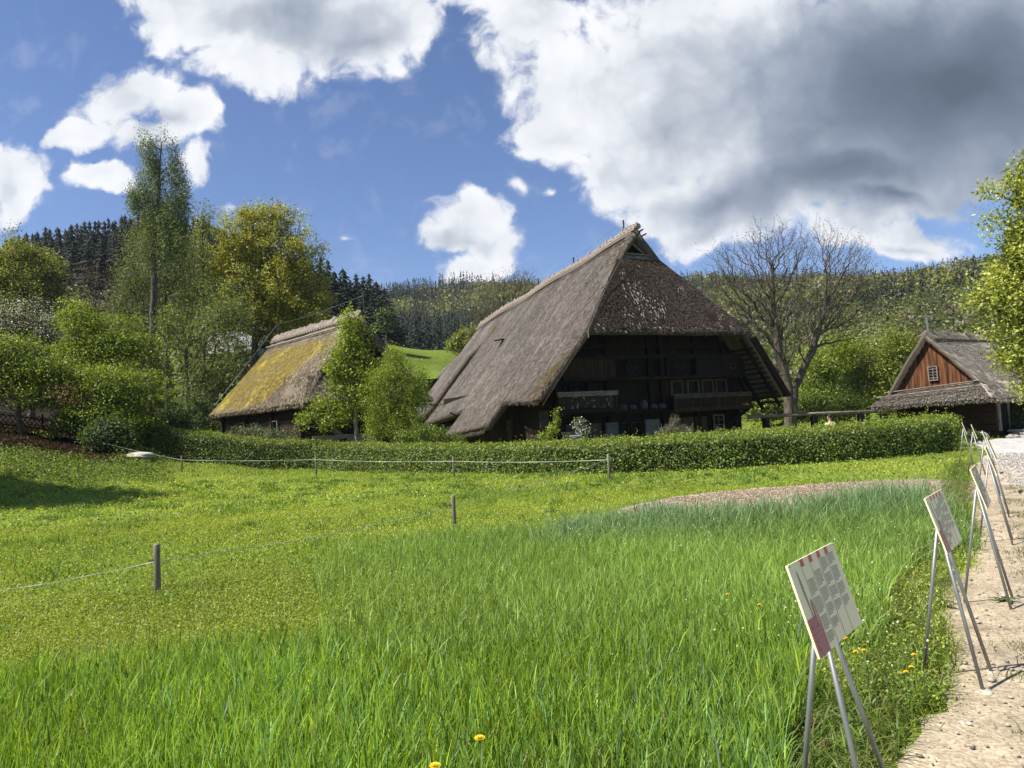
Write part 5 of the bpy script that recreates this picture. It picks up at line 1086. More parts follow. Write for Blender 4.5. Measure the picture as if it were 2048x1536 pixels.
def forest():
    rng = np.random.default_rng(91); parts = []; N = 9000
    a = rng.uniform(-13, 46, N); r = np.sqrt(rng.uniform(205**2, 520**2, N)); x = r*np.sin(np.radians(a)); y = r*np.cos(np.radians(a)); z = gz(x, y)
    nz = fnoise(x, y, 92, .018); nz2 = fnoise(x, y, 93, .05)
    con = (1.5*nz+.7*nz2+.12+np.clip((-2-a)/8, -.35, .7)-.3*((a > 7) & (a < 25))+np.clip((r-415)/80, 0, .5)*(a > 24)+.2*rng.normal(size=N)) > .0
    ncon = 0
    cp = [spruce_parts(np.random.default_rng(300+i), 20, 3.4, 10, 6, (.016, .026, .014)) for i in range(6)]
    for i in np.nonzero(con)[0]:
        V, _, T, C = cp[i % 6]; s = rng.uniform(.50, .95)*(1 if a[i] < 4 else .72); t = rng.uniform(0, 6.28); c, sn = math.cos(t), math.sin(t); W = V*s; W = np.stack([W[:, 0]*c-W[:, 1]*sn, W[:, 0]*sn+W[:, 1]*c, W[:, 2]], -1)+np.array((x[i], y[i], z[i]-.5))
        parts.append((W, None, T, C*rng.uniform(.75, 1.3))); ncon += len(T)
    D = np.nonzero(~con)[0]; k = 70; m = len(D)
    pal = [((.17, .195, .045), 3), ((.115, .135, .05), 3), ((.23, .245, .05), 2), ((.13, .11, .075), 3), ((.07, .08, .04), 2)]
    base = pick(pal, m, rng, .12); R = rng.uniform(2.2, 4.4, m)
    d = rng.normal(size=(m, k, 3)); d /= np.linalg.norm(d, axis=2)[..., None]; rr = rng.random((m, k, 1))**.4
    P = np.stack([x[D], y[D], z[D]+R*1.45], -1)[:, None]+d*rr*np.stack([R, R, R*1.25], -1)[:, None]
    P = P.reshape(-1, 3); C = np.repeat(base, k, 0)*np.clip(1+.25*rng.normal(size=(m*k, 1)), .4, 1.7); Vl, Ql, Cl = leaves(P, rng.uniform(.8, 1.6, m*k), C, .5, .8, 0, rng, d.reshape(-1, 3)*1.4); parts.append((Vl, Ql, None, Cl))
    V, Q, T, C = joinparts(parts); tag(link('hillside_forest', npmesh('hillside_forest', V, Q, T, [LEAF, NEEDLE], C, np.concatenate([np.zeros(len(Q), int), np.ones(len(T), int)]))), 'mixed spring forest of dark conifers and fresh green beeches on the far hills', 'forest', kind='stuff')
    # scrub woods on the nearer slopes
    N = 900; a = np.concatenate([rng.uniform(15, 46, 560), rng.uniform(-46, -14, 340)]); r = np.where(a > 0, np.sqrt(rng.uniform(75**2, 205**2, N)), np.sqrt(rng.uniform(62**2, 135**2, N))); x = r*np.sin(np.radians(a)); y = r*np.cos(np.radians(a)); z = gz(x, y)
    k = 260; R = rng.uniform(1.6, 3.6, N)*np.where(a < 0, .8, 1); base = pick([((.13, .165, .04), 3), ((.17, .19, .05), 2), ((.13, .11, .07), 3), ((.07, .09, .03), 2)], N, rng, .12)
    d = rng.normal(size=(N, k, 3)); d /= np.linalg.norm(d, axis=2)[..., None]; rr = rng.random((N, k, 1))**.4
    P = (np.stack([x, y, z+R*1.1], -1)[:, None]+d*rr*np.stack([R, R, R*1.2], -1)[:, None]).reshape(-1, 3); C = np.repeat(base, k, 0)*np.clip(1+.25*rng.normal(size=(N*k, 1)), .4, 1.7)
    V, Q, C = leaves(P, rng.uniform(.35, .75, N*k), C, .5, .7, 0, rng, d.reshape(-1, 3)*1.2); tag(link('undergrowth', npmesh('undergrowth', V, Q, None, [LEAF], C)), 'loose green and brown scrub covering the lower slopes', 'undergrowth', kind='stuff')
forest()

# ------------------------------------------------------------------ leaf litter and ground cover on the left bank
def bank():
    rng = np.random.default_rng(95); x, y = wedge(26000, 26, 46, -40, -24, rng); k = litter_mask(x, y) > rng.random(len(x)); x, y = x[k], y[k]; m = len(x)
    V, Q, C = leaves(np.stack([x, y, gz(x, y)+.03], -1), rng.uniform(.07, .16, m), pick([((.055, .034, .024), 3), ((.13, .09, .065), 1), ((.03, .02, .015), 3), ((.05, .08, .015), .5)], m, rng, .3), .9, .7, 0, rng)
    tag(link('fallen_leaves', npmesh('fallen_leaves', V, Q, None, [BLOOM], C)), 'brown fallen leaves covering the bank below the lattice fence', 'leaf litter', kind='stuff')
    x, y = wedge(60000, 22, 37, -36, -16, rng); a = np.degrees(np.arctan2(x, y)); r = np.hypot(x, y)
    w = np.clip((r-28.6-.7*fnoise(x, y, 96, .8))/2, 0, 1)*np.clip((-25.5-a)/2, 0, 1)*(1-litter_mask(x, y)); k = rng.random(len(x)) < w; x, y = x[k], y[k]; m = len(x)
    V, Q, C = leaves(np.stack([x, y, gz(x, y)+rng.uniform(.03, .28, m)*(1+.5*fnoise(x, y, 97, 1.4))], -1), rng.uniform(.04, .085, m), pick(GRN+DRK, m, rng), 1.1, .75, 0, rng)
    tag(link('ground_cover', npmesh('ground_cover', V, Q, None, [LEAF], C)), 'low leafy ground cover along the foot of the shaded bank', 'ground cover', kind='stuff')
bank()

# ------------------------------------------------------------------ pasture fence: posts and tape
def post(px, py_top, Y, label, hgt=.78, r=.045, ins=True, tilt=0):
    q = at(px, py_top, Y); g = float(gz(q[0], q[1])); h = max(q[2]-g, .5)
    e = empty('fence_post', (q[0], q[1], g), 0, label, 'fence post', 'posts of the pasture fence')
    m = MB(); m.tube([(tilt, 0, -.1), (0, 0, h*.5), (0, 0, h-.012), (0, 0, h)], [r, r*.98, r*.96, r*.82], 10); m.build('stake', WOOD_POST, e, True)
    if ins: m = MB(); m.tube([(-r, -.01, h*.70), (-r-.05, -.01, h*.70)], .014, 6); m.build('insulator', IRON, e)
    return np.array((q[0], q[1], g+h))
pA = post(313, 1088, 8.0, 'nearest wooden post standing alone in the grass', r=.036)
pB = post(906, 990, 12.2, 'wooden post in mid meadow in line with the farmhouse corner', r=.035)
pC = post(1216, 908, 20.2, 'corner post before the right hand hedge where the two tapes meet', r=.04)
pD = post(906, 913, 24.6, 'post against the hedge left of the corner post', r=.035)
pE = post(631, 911, 29.3, 'post against the hedge below the young pear tree', r=.035)
pF = post(363, 912, 30.5, 'post against the hedge near its curved left end', r=.035)
pG = post(184, 872, 31, 'leftmost post at the foot of the leaf covered bank', r=.035)
def tape(name, label, pts, sag, w=.012):
    m = MB()
    for a, b in zip(pts[:-1], pts[1:]):
        L = []
        for i in range(13): t = i/12; L.append(a*(1-t)+b*t-np.array((0, 0, sag*4*t*(1-t))))
        for i in range(12):
            s = .35*math.sin(i*1.3); m.beam(L[i], L[i+1], .004, w, (0, s, 1))
    tag(m.build(name, TAPE), label, 'fence tape', 'white tapes of the pasture fence')
dn = np.array((-.03, -.02, -.19)); dn2 = np.array((0, -.03, -.16))
e0 = at(-260, 1205, 7.2)
tape('fence_tape', 'white tape sagging from post to post across the meadow', [e0, pA+dn, pB+dn, pC+dn2*.8], .07, .008)
tape('fence_tape', 'white tape strung in front of the long hedge', [pG+dn2, pF+dn2, pE+dn2, pD+dn2, pC+dn2], .05, .010)

# lattice fence on the bank
def lattice():
    a = at(-140, 845, 33.5); b = at(132, 838, 35.5); n = 3
    a[2] = gz(a[0], a[1]); b[2] = gz(b[0], b[1]); d = b-a; L = math.hypot(d[0], d[1]); yaw = math.atan2(d[1], d[0]); e = empty('lattice_fence', a, yaw, 'low crossed lath garden fence on top of the leafy bank', 'fence')
    dz = d[2]/L; m = MB(); x = 0; z = lambda q: dz*q+.12
    while x < L-.6: m.beam((x, -.012, z(x)), (x+.6, -.012, z(x+.6)+.8), .03, .045, (0, 1, 0)); m.beam((x+.6, .022, z(x+.6)), (x, .022, z(x)+.8), .03, .045, (0, 1, 0)); x += .2
    m.build('lath_panel', WOOD_BROWN, e); m = MB()
    for q in (.18, .66): m.beam((0, .06, z(0)+q), (L, .06, z(L)+q), .05, .06)
    m.build('rail', WOOD_BROWN, e); x = .3
    while x < L: m = MB(); m.tube([(x, .12, dz*x-.2), (x, .12, dz*x+1.05)], .05, 8); m.build('fence_post', WOOD_BROWN, e); x += 2.1
lattice()

# ------------------------------------------------------------------ information signs along the path
CREAM = mat('sign_cream', (.80, .735, .45), (.84, .78, .50), (2, 2, 2), .45, bump=0, spec=.4)
SRED = mat('sign_red', (.42, .085, .07), (.46, .10, .08), (3, 3, 3), .45, bump=0, spec=.4)
SROSE = mat('sign_rose', (.36, .115, .105), (.39, .13, .12), (3, 3, 3), .45, bump=0, spec=.4)
SINK = mat('sign_ink', (.34, .32, .235), None, bump=0, rough=.6)
SPALE = mat('sign_pale_print', (.62, .40, .37), None, bump=0, rough=.6)
SGRAIN = mat('sign_grain_print', (.42, .25, .17), (.55, .36, .24), (60, 60, 60), .6, bump=0)
PW, PH = .52, .325
SB, ST = np.array((0, -.043, .83)), np.array((0, .043, 1.13))
UPV = (ST-SB)/np.linalg.norm(ST-SB); NV = np.cross(np.array((1, 0, 0)), UPV)
def sp(u, v, n=0.): return SB+np.array((u-PW/2, 0, 0))+UPV*v+NV*n
def strip_quad(m, u0, v0, u1, v1, n, th=.0012, mi=0): m.poly([sp(u0, v0, n), sp(u1, v0, n), sp(u1, v1, n), sp(u0, v1, n)], th, NV, mi)
def sign_proto():
    e = empty('info_sign'); rng = np.random.default_rng(5)
    m = MB(); strip_quad(m, 0, 0, PW, PH, .004, .008); p = m.build('panel', CREAM, e)
    m = MB(); strip_quad(m, 0.0015, .0, .118, .128, .0058); m.build('red_field', SROSE, p)
    for u in (.118, .211, .304, .397): m = MB(); strip_quad(m, u-.002, PH-.027, u+.030, PH-.0005, .0062); m.build('tab', SRED, p)
    m = MB()
    for u in (.1185, .211, .304, .397): strip_quad(m, u, .004 if u > .12 else .13, u+.0009, PH-.027, .0052)
    cols = [(.128, .245, 4), (.221, .262, 4), (.314, .292, 4), (.407, .295, 4)]
    for u, top, nb in cols:
        v = top
        for b in range(nb):
            nl = int(rng.integers(6, 9)) if b < nb-1 else 5
            for i in range(nl):
                w = .072*(rng.uniform(.92, 1) if i < nl-1 else rng.uniform(.3, .75)); x = u
                while x < u+w-.004: l = min(rng.uniform(.008, .02), u+w-x); strip_quad(m, x, v-.0026, x+l, v, .0055); x += l+.0022
                v -= .0072
            v -= .0085
            if v < .045: break
    m.build('lettering', SINK, p)
    # ear of grain and one kernel
    m = MB()
    for i in range(26):
        t = i/25; v = .285-.165*t; u = .058+.012*t; w = .0035+.0055*math.sin(math.pi*min(1, t*1.15+.05)); s = 1 if i % 2 else -1
        m.poly([sp(u, v-.006, .0056), sp(u+s*w, v, .0056), sp(u+s*w*.6, v+.010, .0056), sp(u, v+.004, .0056)], .001, NV)
    m.poly([sp(.0695, .10, .0056), sp(.071, .10, .0056), sp(.066, .16, .0056), sp(.065, .16, .0056)], .001, NV); m.build('grain_ear', SINK, p)
    m = MB(); m.poly([sp(.098+.013*math.cos(a), .138+.046*math.sin(a), .0066) for a in np.linspace(0, 2*math.pi, 20, endpoint=False)], .001, NV); m.build('kernel', SGRAIN, p)
    lt = MB()
    for txt, u, v, sz in (('Weizen', .022, .083, .0215), ('Triticum aestivum', .022, .070, .0085), ('Wheat', .022, .047, .012), ('Blé', .022, .031, .012), ('Trigo', .022, .015, .012)):
        c = bpy.data.curves.new('text', 'FONT'); c.body = txt; c.size = sz*1.25; c.extrude = .0003
        t = bpy.data.objects.new('text', c); me = bpy.data.meshes.new_from_object(t); q = sp(u, v, .0068)
        lt.add([q+np.array((1, 0, 0))*k.co.x+UPV*k.co.y+NV*k.co.z for k in me.vertices], [tuple(f.vertices) for f in me.polygons])
        bpy.data.objects.remove(t); bpy.data.meshes.remove(me)
    lt.build('title_lettering', SPALE, p)
    for u in (.006, PW-.006): m = MB(); m.tube([sp(u, PH-.006, .004), sp(u, PH-.006, .009)], .004, 8); m.build('rivet', STEEL, p)
    A = (ST+SB)/2+np.array((0, .02, .0))
    for fx, fy, k in ((-.05, -.135, -.012), (.33, -.135, .012), (.06, .20, 0)):
        m = MB(); a = A+np.array((k, .012, 0)); f = np.array((fx, fy, -.02)); m.tube([a, f], .0105, 8); m.build('leg', STEEL, e, True)
    return e
def _ctr(px, py): q = onz(px, py, .98); return (q[0], q[1])
def _edge(px, Y, d): q = at(px, 900, Y); return (q[0], q[1]), math.degrees(math.atan2(q[1], q[0]))-d
SIGNS = [((1.150, 2.747), 49.3, 'nearest cream information sign about wheat on a steel tripod'), ((2.556, 4.33), 50, 'second cream information sign along the path, two toned in the light'), (_ctr(1962, 974), 53.3, 'third information sign, turned so only a narrow slice of its face shows'),
         (*_edge(1981, 8.4, 1.2), 'fourth sign in the row, standing edge on where the dirt widens'), (*_edge(1984, 10.3, 1.0), 'fifth sign in the row, edge on directly behind the fourth'), (*_edge(1974, 12.6, .6), 'sixth sign in the row, edge on against the pale gravel'),
         (*_edge(1952, 16.0, .8), 'seventh sign in the row, close to the shadow of the hedge end'), (*_edge(1933, 18.4, 1.0), 'farthest sign in the row, beside the end of the hedge')]
sign0 = sign_proto()
for i, (xy, yw, lb) in enumerate(SIGNS):
    o = sign0 if i == 0 else copy_tree(sign0)
    o.location = (xy[0], xy[1], float(gz(*xy))); o.rotation_euler[2] = rad(yw); tag(o, lb, 'sign', 'information signs along the path')

# ------------------------------------------------------------------ boulders, beam, stones, little plants
def boulder(name, label, loc, r, mt, seed, cat='boulder', flat=.6, group=None):
    rng = np.random.default_rng(seed); n, k = 18, 12; V = []; off = rng.uniform(0, 9, 3)
    for j in range(k+1):
        for i in range(n):
            th = math.pi*j/k; a = 2*math.pi*i/n; d = np.array((math.sin(th)*math.cos(a), math.sin(th)*math.sin(a), math.cos(th))); q = 1+.16*math.sin(3*d[0]+off[0])+.12*math.sin(5*d[1]+off[1])+.1*math.sin(7*d[2]+4*d[0]+off[2]); V.append(d*q*np.array(r))
    Q = [(j*n+i, (j+1)*n+i, (j+1)*n+(i+1) % n, j*n+(i+1) % n) for j in range(k) for i in range(n)]
    o = link(name, npmesh(name, V, Q, None, [mt], smooth=True)); o.location = (loc[0], loc[1], float(gz(loc[0], loc[1]))+r[2]*.35); return tag(o, label, cat, group)
PALE = mat('pale_stone', (.30, .27, .21), (.48, .44, .35), (3, 3, 3), .9, bump=.5)
q = at(272, 915, 31.0); s_ = boulder('stone_slab', 'flat pale stone slab at the left end of the hedge', q, (.85, .42, .15), PALE, 3, 'stone slab')
q = CABIN(-.35, -1.0, 0); boulder('boulder', 'rounded pale boulder beside the cabin steps', q, (.30, .26, .24), STONE, 4)
q = CABIN(.35, .1, 0); boulder('step_stone', 'rough squared stone at the foot of the cabin steps', q, (.22, .2, .14), STONE, 6, 'stone')
def gravel():
    rng = np.random.default_rng(6); t = np.array([(0, 0, 1), (1, 0, 0), (0, 1, 0), (-1, 0, 0), (0, -1, 0), (0, 0, -.6)], float); F = np.array([(0, 1, 2), (0, 2, 3), (0, 3, 4), (0, 4, 1), (5, 2, 1), (5, 3, 2), (5, 4, 3), (5, 1, 4)])
    n1, n2 = 9000, 15000; x1, y1 = wedge(n1, 2.2, 12, 20, 44, rng); x2, y2 = wedge(n2, 8, 26, 28, 42, rng); x = np.concatenate([x1, x2]); y = np.concatenate([y1, y2]); gw = gravel_w(x, y)
    k = (pdist(x, y, PATH) > .08) & ((np.arange(len(x)) < n1) | (rng.random(len(x)) < gw)); s = np.where(np.arange(len(x)) < n1, .0022+.0032*rng.gamma(1.0, 1, len(x)), .010+.014*rng.random(len(x)))[k]; x, y = x[k], y[k]; n = len(x)
    V = t[None]*s[:, None, None]*rng.uniform(.6, 1.5, (n, 6, 1))*np.array((1.2, 1, .6)); a = rng.uniform(0, 6.28, n); c, sn = np.cos(a)[:, None], np.sin(a)[:, None]
    V = np.stack([V[..., 0]*c-V[..., 1]*sn, V[..., 0]*sn+V[..., 1]*c, V[..., 2]], -1)+np.stack([x, y, gz(x, y)+.018+s*.15], -1)[:, None]
    T = (np.arange(n)[:, None, None]*6+F[None]).reshape(-1, 3); C = np.repeat(pick([((.52, .49, .44), 2), ((.40, .35, .27), 3), ((.28, .25, .21), 1)], n, rng, .15), 6, 0)
    tag(link('gravel', npmesh('gravel', V.reshape(-1, 3), None, T, [BLOOM], C)), 'loose pale gravel and grit strewn over the path', 'gravel', kind='stuff')
    # clods on the tilled soil
    x = rng.uniform(1.6, 9.6, 16000); y = rng.uniform(10.6, 16.2, 16000); k = pdist(x, y, SOIL) > .1; x, y = x[k], y[k]; n = len(x); s = .007+.012*rng.random(n)
    V = t[None]*s[:, None, None]*rng.uniform(.6, 1.5, (n, 6, 1))+np.stack([x, y, gz(x, y)+.03], -1)[:, None]; T = (np.arange(n)[:, None, None]*6+F[None]).reshape(-1, 3); C = np.repeat(pick([((.38, .29, .22), 2), ((.28, .205, .155), 2), ((.46, .36, .28), 1)], n, rng, .15), 6, 0)
    tag(link('soil_clods', npmesh('soil_clods', V.reshape(-1, 3), None, T, [BLOOM], C)), 'crumbly reddish soil clods on the bare strip', 'soil', kind='stuff')
gravel()
for i, (px, py, r, lb) in enumerate(((1823, 1502, .022, 'white pebble lying alone low on the dirt path'), (1655+270, 1450, .03, 'pale stone half sunk in the dirt near the second sign'), (1972, 1440, .026, 'greyish stone in the trodden dirt by the right edge'), (1968, 1389, .045, 'flat pale stone under the front foot of the second sign'), (1989, 1348, .04, 'broken pale stone under the far foot of the second sign'))):
    p = onz(px, py); boulder('stone', lb, p, (r*1.1, r*.8, r*.45), PALE, 20+i, 'stone')
# grey post in the gap of the inner hedges
q = at(1151, 872, 26.4); m = MB(); m.box((0, 0, .55), (.36, .3, 1.15)); m.box((0, 0, 1.16), (.42, .36, .08)); o = m.build('gate_post', mat('weathered_stone', (.16, .16, .17), (.26, .26, .27), (6, 6, 6), .9), bevel=.02); o.location = (q[0], q[1], 0); tag(o, 'squat grey stone post in the gap between the inner hedges', 'gate post')
# pale garden rail by the lilac
q = at(1140, 850, 35.2); e = empty('garden_bench', (q[0], q[1], 0), rad(24.5), 'pale wooden bench back beside the white lilac', 'bench')
m = MB(); m.box((0, 0, 1.15), (1.0, .05, .12)); m.build('backrest', WOOD_GREY, e); m = MB(); m.box((0, -.25, .5), (1.0, .4, .05)); m.build('seat', WOOD_GREY, e)
for x in (-.42, .42): m = MB(); m.beam((x, 0, 0), (x, 0, 1.15), .07, .07, (0, 1, 0)); m.build('leg', WOOD_GREY, e); m = MB(); m.beam((x, -.4, 0), (x, -.05, 1.1), .05, .05, (0, 1, 0)); m.build('leg', WOOD_GREY, e)
# weathered beam behind the oak
a = at(1496, 834, 41); b = at(1775, 822, 43); e = empty('timber_rail', (a[0], a[1], 0), math.atan2(b[1]-a[1], b[0]-a[0]), 'long weathered beam on short posts behind the bare oak', 'timber rail'); L = math.hypot(b[0]-a[0], b[1]-a[1])
m = MB(); m.tube([(0, 0, a[2]), (L*.5, 0, (a[2]+b[2])/2+.02), (L, 0, b[2])], .10, 8); m.build('beam', WOOD_GREY, e, True)
for t in (.12, .46, .8, .97): m = MB(); z = a[2]+(b[2]-a[2])*t; m.box((L*t, .02, z/2-.05), (.3, .3, z-.1)); m.build('post', WOOD_DARK, e)

# seated visitor behind the hedges
def person():
    q = at(1660, 842, 28.2); bx, by = q[0], q[1]; hz = 1.33
    P = empty('person', (bx, by, .06), rad(200), 'person in a pale yellow shirt sitting low behind the right hand hedge', 'person')
    J = [(0, 0, .48), (0, .02, .62), (0, .03, .80), (0, .02, .98), (0, 0, 1.06), (0, -.01, 1.13), (0, -.02, 1.20), (0, -.02, 1.28), (0, -.015, hz),
         (.17, .02, .98), (.23, -.06, .76), (.16, -.26, .68), (.10, -.34, .68), (-.17, .02, .98), (-.23, -.06, .76), (-.16, -.26, .68), (-.10, -.34, .68),
         (.10, -.02, .48), (.13, -.42, .50), (.13, -.40, .08), (.13, -.54, .04), (-.10, -.02, .48), (-.13, -.42, .50), (-.13, -.40, .08), (-.13, -.54, .04)]
    E = [(0, 1), (1, 2), (2, 3), (3, 4), (4, 5), (5, 6), (6, 7), (7, 8), (3, 9), (9, 10), (10, 11), (11, 12), (3, 13), (13, 14), (14, 15), (15, 16), (0, 17), (17, 18), (18, 19), (19, 20), (0, 21), (21, 22), (22, 23), (23, 24)]
    Rr = [.14, .14, .15, .14, .065, .055, .085, .09, .05, .07, .048, .036, .04, .07, .048, .036, .04, .10, .075, .05, .035, .10, .075, .05, .035]
    me = bpy.data.meshes.new('body'); me.from_pydata(J, E, []); o = link('body', me, P)
    sk = o.modifiers.new('skin', 'SKIN'); sv = me.skin_vertices[0].data
    for v, r in zip(sv, Rr): v.radius = (r, r)
    sv[0].use_root = True; o.modifiers.new('sub', 'SUBSURF').levels = 2; o.modifiers['sub'].render_levels = 2
    me.materials.append(mat('skin', (.42, .25, .18), (.46, .28, .2), (5, 5, 5), .6, bump=0))
    def shell(name, J2, E2, R2, mt):
        m2 = bpy.data.meshes.new(name); m2.from_pydata(J2, E2, []); c = link(name, m2, P); c.modifiers.new('skin', 'SKIN')
        for v, r in zip(m2.skin_vertices[0].data, R2): v.radius = (r, r)
        m2.skin_vertices[0].data[0].use_root = True; s2 = c.modifiers.new('sub', 'SUBSURF'); s2.levels = 2; s2.render_levels = 2; m2.materials.append(mt)
    sh = [J[i] for i in (0, 1, 2, 3, 9, 10, 11, 13, 14, 15)]+[(0, 0, 1.05)]
    shell('shirt', sh, [(0, 1), (1, 2), (2, 3), (3, 4), (4, 5), (5, 6), (3, 7), (7, 8), (8, 9), (3, 10)], [.16, .16, .175, .165, .09, .068, .055, .09, .068, .055, .085], mat('yellow_shirt', (.62, .62, .28), (.68, .68, .34), (6, 6, 6), .8, bump=0))
    tr = [J[i] for i in (0, 17, 18, 19, 21, 22, 23)]; shell('trousers', tr, [(0, 1), (1, 2), (2, 3), (0, 4), (4, 5), (5, 6)], [.16, .12, .09, .065, .12, .09, .065], mat('dark_trousers', (.03, .035, .05), None, bump=0))
    hr = [(0, .03, 1.22), (0, .02, 1.30), (0, -.005, 1.36), (0, -.05, 1.36)]; shell('hair', hr, [(0, 1), (1, 2), (2, 3)], [.075, .10, .075, .05], mat('dark_hair', (.015, .012, .010), (.03, .024, .02), (20, 20, 20), .7, bump=.2))
    m = MB()
    m.tube([(0, -.105, 1.25), (0, -.125, 1.225), (0, -.105, 1.215)], [.010, .017, .012], 6)
    for s in (-1, 1): m.tube([(s*.10, 0, 1.23), (s*.108, .01, 1.255), (s*.10, .015, 1.27)], [.012, .018, .012], 6)
    m.build('face', bpy.data.materials['skin'], P, True); m = MB()
    for s in (-1, 1): m.tube([(s*.034, -.098, 1.258), (s*.034, -.108, 1.258)], .011, 6)
    m.box((0, -.103, 1.185), (.05, .012, .010)); m.build('features', bpy.data.materials['dark_hair'], P)
    b = empty('stool', (bx, by, 0), rad(200), 'small dark wooden stool under the seated person', 'stool')
    m = MB(); m.tube([(0, 0, .37), (0, 0, .42)], .18, 14); m.build('seat', WOOD_DARK, b)
    for t in range(3): m = MB(); a = 2.1*t; m.tube([(.1*math.cos(a), .1*math.sin(a), .38), (.17*math.cos(a), .17*math.sin(a), 0)], .018, 6); m.build('leg', WOOD_DARK, b)
person()

# dandelions and broad leaved weeds beside the path
YELLOW = mat('petal_yellow', (.72, .46, .01), (.80, .58, .02), (90, 90, 90), .7, bump=0)
STEM = mat('flower_stem', (.12, .19, .03), (.15, .22, .05), (30, 30, 30), .7, bump=0)
def dandelion():
    e = empty('dandelion'); m = MB(); m.tube([(0, 0, -.01), (.008, 0, .6), (0, 0, 1.0)], .012, 5); m.build('stem', STEM, e)
    m = MB()
    for k, (n, r, z) in enumerate(((13, .085, 1.0), (11, .065, 1.018), (8, .04, 1.03))):
        for i in range(n):
            a = 2*math.pi*i/n+.3*k; d = np.array((math.cos(a), math.sin(a), 0)); s = np.array((-d[1], d[0], 0)); c = np.array((0, 0, z)); m.add([c, c+d*r*.6+s*r*.22+np.array((0, 0, .02)), c+d*r+np.array((0, 0, .026)), c+d*r*.6-s*r*.22+np.array((0, 0, .02))], [(0, 1, 2, 3)])
    m.build('flower_head', YELLOW, e); return e
dn0 = dandelion()
for i, (px, py, Y, sc, lb) in enumerate(((959, 1478, 3.35, .24, 'single yellow buttercup in the foreground cereal near the bottom'), (870, 1533, 3.15, .22, 'yellow buttercup cut by the bottom edge of the picture'), (1828, 1312, 4.1, .20, 'topmost of the three dandelions beside the second sign'), (1823, 1336, 4.0, .17, 'middle one of the three dandelions beside the second sign'),
                                   (1812, 1346, 3.95, .15, 'lowest of the three dandelions beside the second sign'), (1691, 1280, 4.25, .17, 'yellow dandelion just right of the nearest sign panel'), (1711, 1306, 4.15, .13, 'small dandelion left of the pair under the nearest sign'), (1728, 1303, 4.2, .13, 'small dandelion right of the pair under the nearest sign'),
                                   (1519, 1211, 5.4, .26, 'yellow flower standing alone left of the nearest sign'), (1455, 1190, 5.7, .24, 'tiny yellow flower left of the lone one in the cereal'), (1863, 1170, 5.9, .2, 'yellow dandelion behind the leaves of the second sign'))):
    o = dn0 if i == 0 else copy_tree(dn0); q = at(px, py, Y); h = max(.08, q[2]-float(gz(q[0], q[1]))); o.location = (q[0], q[1], q[2]-h); s = .26; o.scale = (s*(.8+.5*(i < 2)), s*(.8+.5*(i < 2)), h); o.rotation_euler[2] = i*1.1; tag(o, lb, 'flower', 'yellow flowers in the grass')
def dock(px, py, n, l, lb, sd):
    rng = np.random.default_rng(sd); p = onz(px, py); V = []; Q = []; C = []
    for i in range(n):
        a = rng.uniform(0, 6.28); L = l*rng.uniform(.6, 1.2); w = L*rng.uniform(.10, .19); d = np.array((math.cos(a), math.sin(a), 0)); s = np.array((-d[1], d[0], 0)); hz = rng.uniform(.35, .9); c = np.array((.085, .14, .03))*rng.uniform(.7, 1.5); b = len(V)
        for k in range(6):
            t = k/5; q = d*L*t*(.75+.2*t)+np.array((0, 0, L*hz*(t-.75*t*t)+.01)); ww = w*math.sin(math.pi*min(.96, .12+.88*t)); V += [q-s*ww+np.array((0, 0, ww*.3)), q, q+s*ww+np.array((0, 0, ww*.3))]; C += [c, c*1.2, c]
        for k in range(5): Q += [(b+3*k, b+3*k+1, b+3*k+4, b+3*k+3), (b+3*k+1, b+3*k+2, b+3*k+5, b+3*k+4)]
    o = link('dock_plant', npmesh('dock_plant', V, np.array(Q), None, [LEAF], np.array(C), smooth=True)); o.location = (p[0], p[1], float(gz(p[0], p[1]))); tag(o, lb, 'weed', 'broad leaved weeds along the path edge')
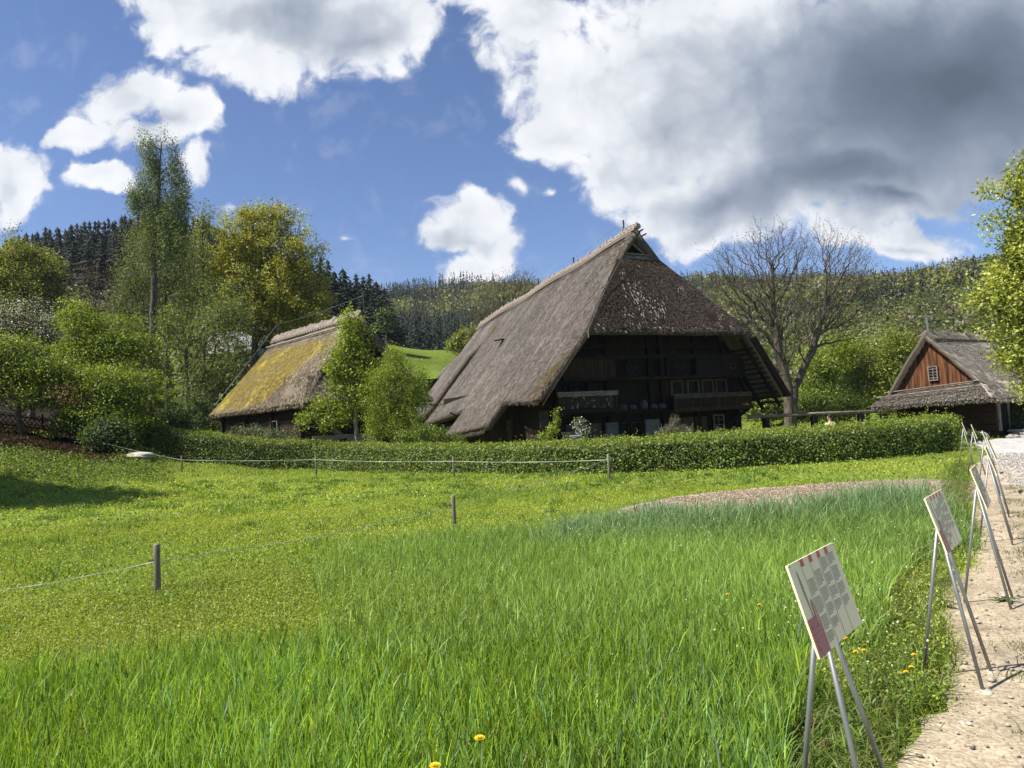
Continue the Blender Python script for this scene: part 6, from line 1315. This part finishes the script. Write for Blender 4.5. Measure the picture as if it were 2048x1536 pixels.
for i, (px, py, n, l, lb) in enumerate(((1800, 1255, 16, .30, 'long leaved dock clump between the first two signs'), (1862, 1215, 14, .2, 'broad dock leaves just behind the second sign legs'), (1838, 1175, 10, .22, 'upright pale dock leaf left of the second sign panel'), (1745, 1385, 18, .16, 'clover like weed patch at the path edge below the dandelions'),
                                    (1660, 1460, 20, .18, 'leafy weed patch between the legs of the nearest sign'), (1590, 1440, 16, .15, 'round leaved weeds left of the nearest sign legs'), (1830, 1365, 14, .13, 'flat weed rosette under the dandelions'), (715, 1008, 22, .20, 'dark dock clump in mid meadow'), (1190, 975, 24, .34, 'tall dock clump at the foot of the corner post'), (1040, 978, 16, .26, 'dock clump left of the corner post'), (2010, 1205, 10, .12, 'small grass tuft like weed on the dirt by the third sign'))):
    dock(px, py, n, l, lb, 400+i)

# houses glimpsed through the trees on the left
def far_house(px, py, Y, yaw, label, wall_m, roof_m, w=8, d=6, h=3, rh=2.6, base=0):
    q = at(px, py, Y); z0 = q[2]-h-rh*.3; e = empty('house', (q[0], q[1], z0), rad(yaw), label, 'house', 'houses behind the left trees')
    m = MB(); m.box((0, 0, h/2-1), (w, d, h+2)); m.build('wall', wall_m, e)
    m = MB(); m.poly([(-w/2-.4, -d/2-.5, h-.3), (w/2+.4, -d/2-.5, h-.3), (w/2+.4, 0, h+rh), (-w/2-.4, 0, h+rh)], .2, (0, -.6, .8)); m.poly([(-w/2-.4, d/2+.5, h-.3), (-w/2-.4, 0, h+rh), (w/2+.4, 0, h+rh), (w/2+.4, d/2+.5, h-.3)], .2, (0, .6, .8)); m.build('roof', roof_m, e)
    for x in (-w*.3, 0, w*.3): window('window', e, (x, -d/2-.03, h*.55), .9, 1.1, cols=2, rows=2)
RTILE = mat('roof_tiles', (.14, .05, .035), (.22, .085, .06), (9, 9, 9), .9)
far_house(492, 692, 70, -20, 'pale walled house glimpsed between willow and mossy roof', PLASTER, mat('grey_tiles', (.16, .16, .16), (.24, .24, .24), (8, 8, 8), .9), 7, 6, 3.2, 2.4)
far_house(100, 800, 52, 15, 'low house with a red brown roof glimpsed through the hazels', PLASTER, RTILE, 6, 5, 2.0, 1.6)
# ------------------------------------------------------------------ the air: one even, thin haze round the whole valley
def haze():
    m = bpy.data.materials.new('haze'); m.use_nodes = True; nt = m.node_tree; nt.nodes.clear()
    out = nt.nodes.new('ShaderNodeOutputMaterial'); v = nt.nodes.new('ShaderNodeVolumePrincipled'); nt.links.new(v.outputs[0], out.inputs['Volume'])
    v.inputs['Color'].default_value = (.80, .88, 1, 1); v.inputs['Density'].default_value = .00012; v.inputs['Anisotropy'].default_value = .2
    b = MB(); b.box((0, 0, 95), (2600, 2600, 212)); tag(b.build('haze', m), kind='stuff')
haze()
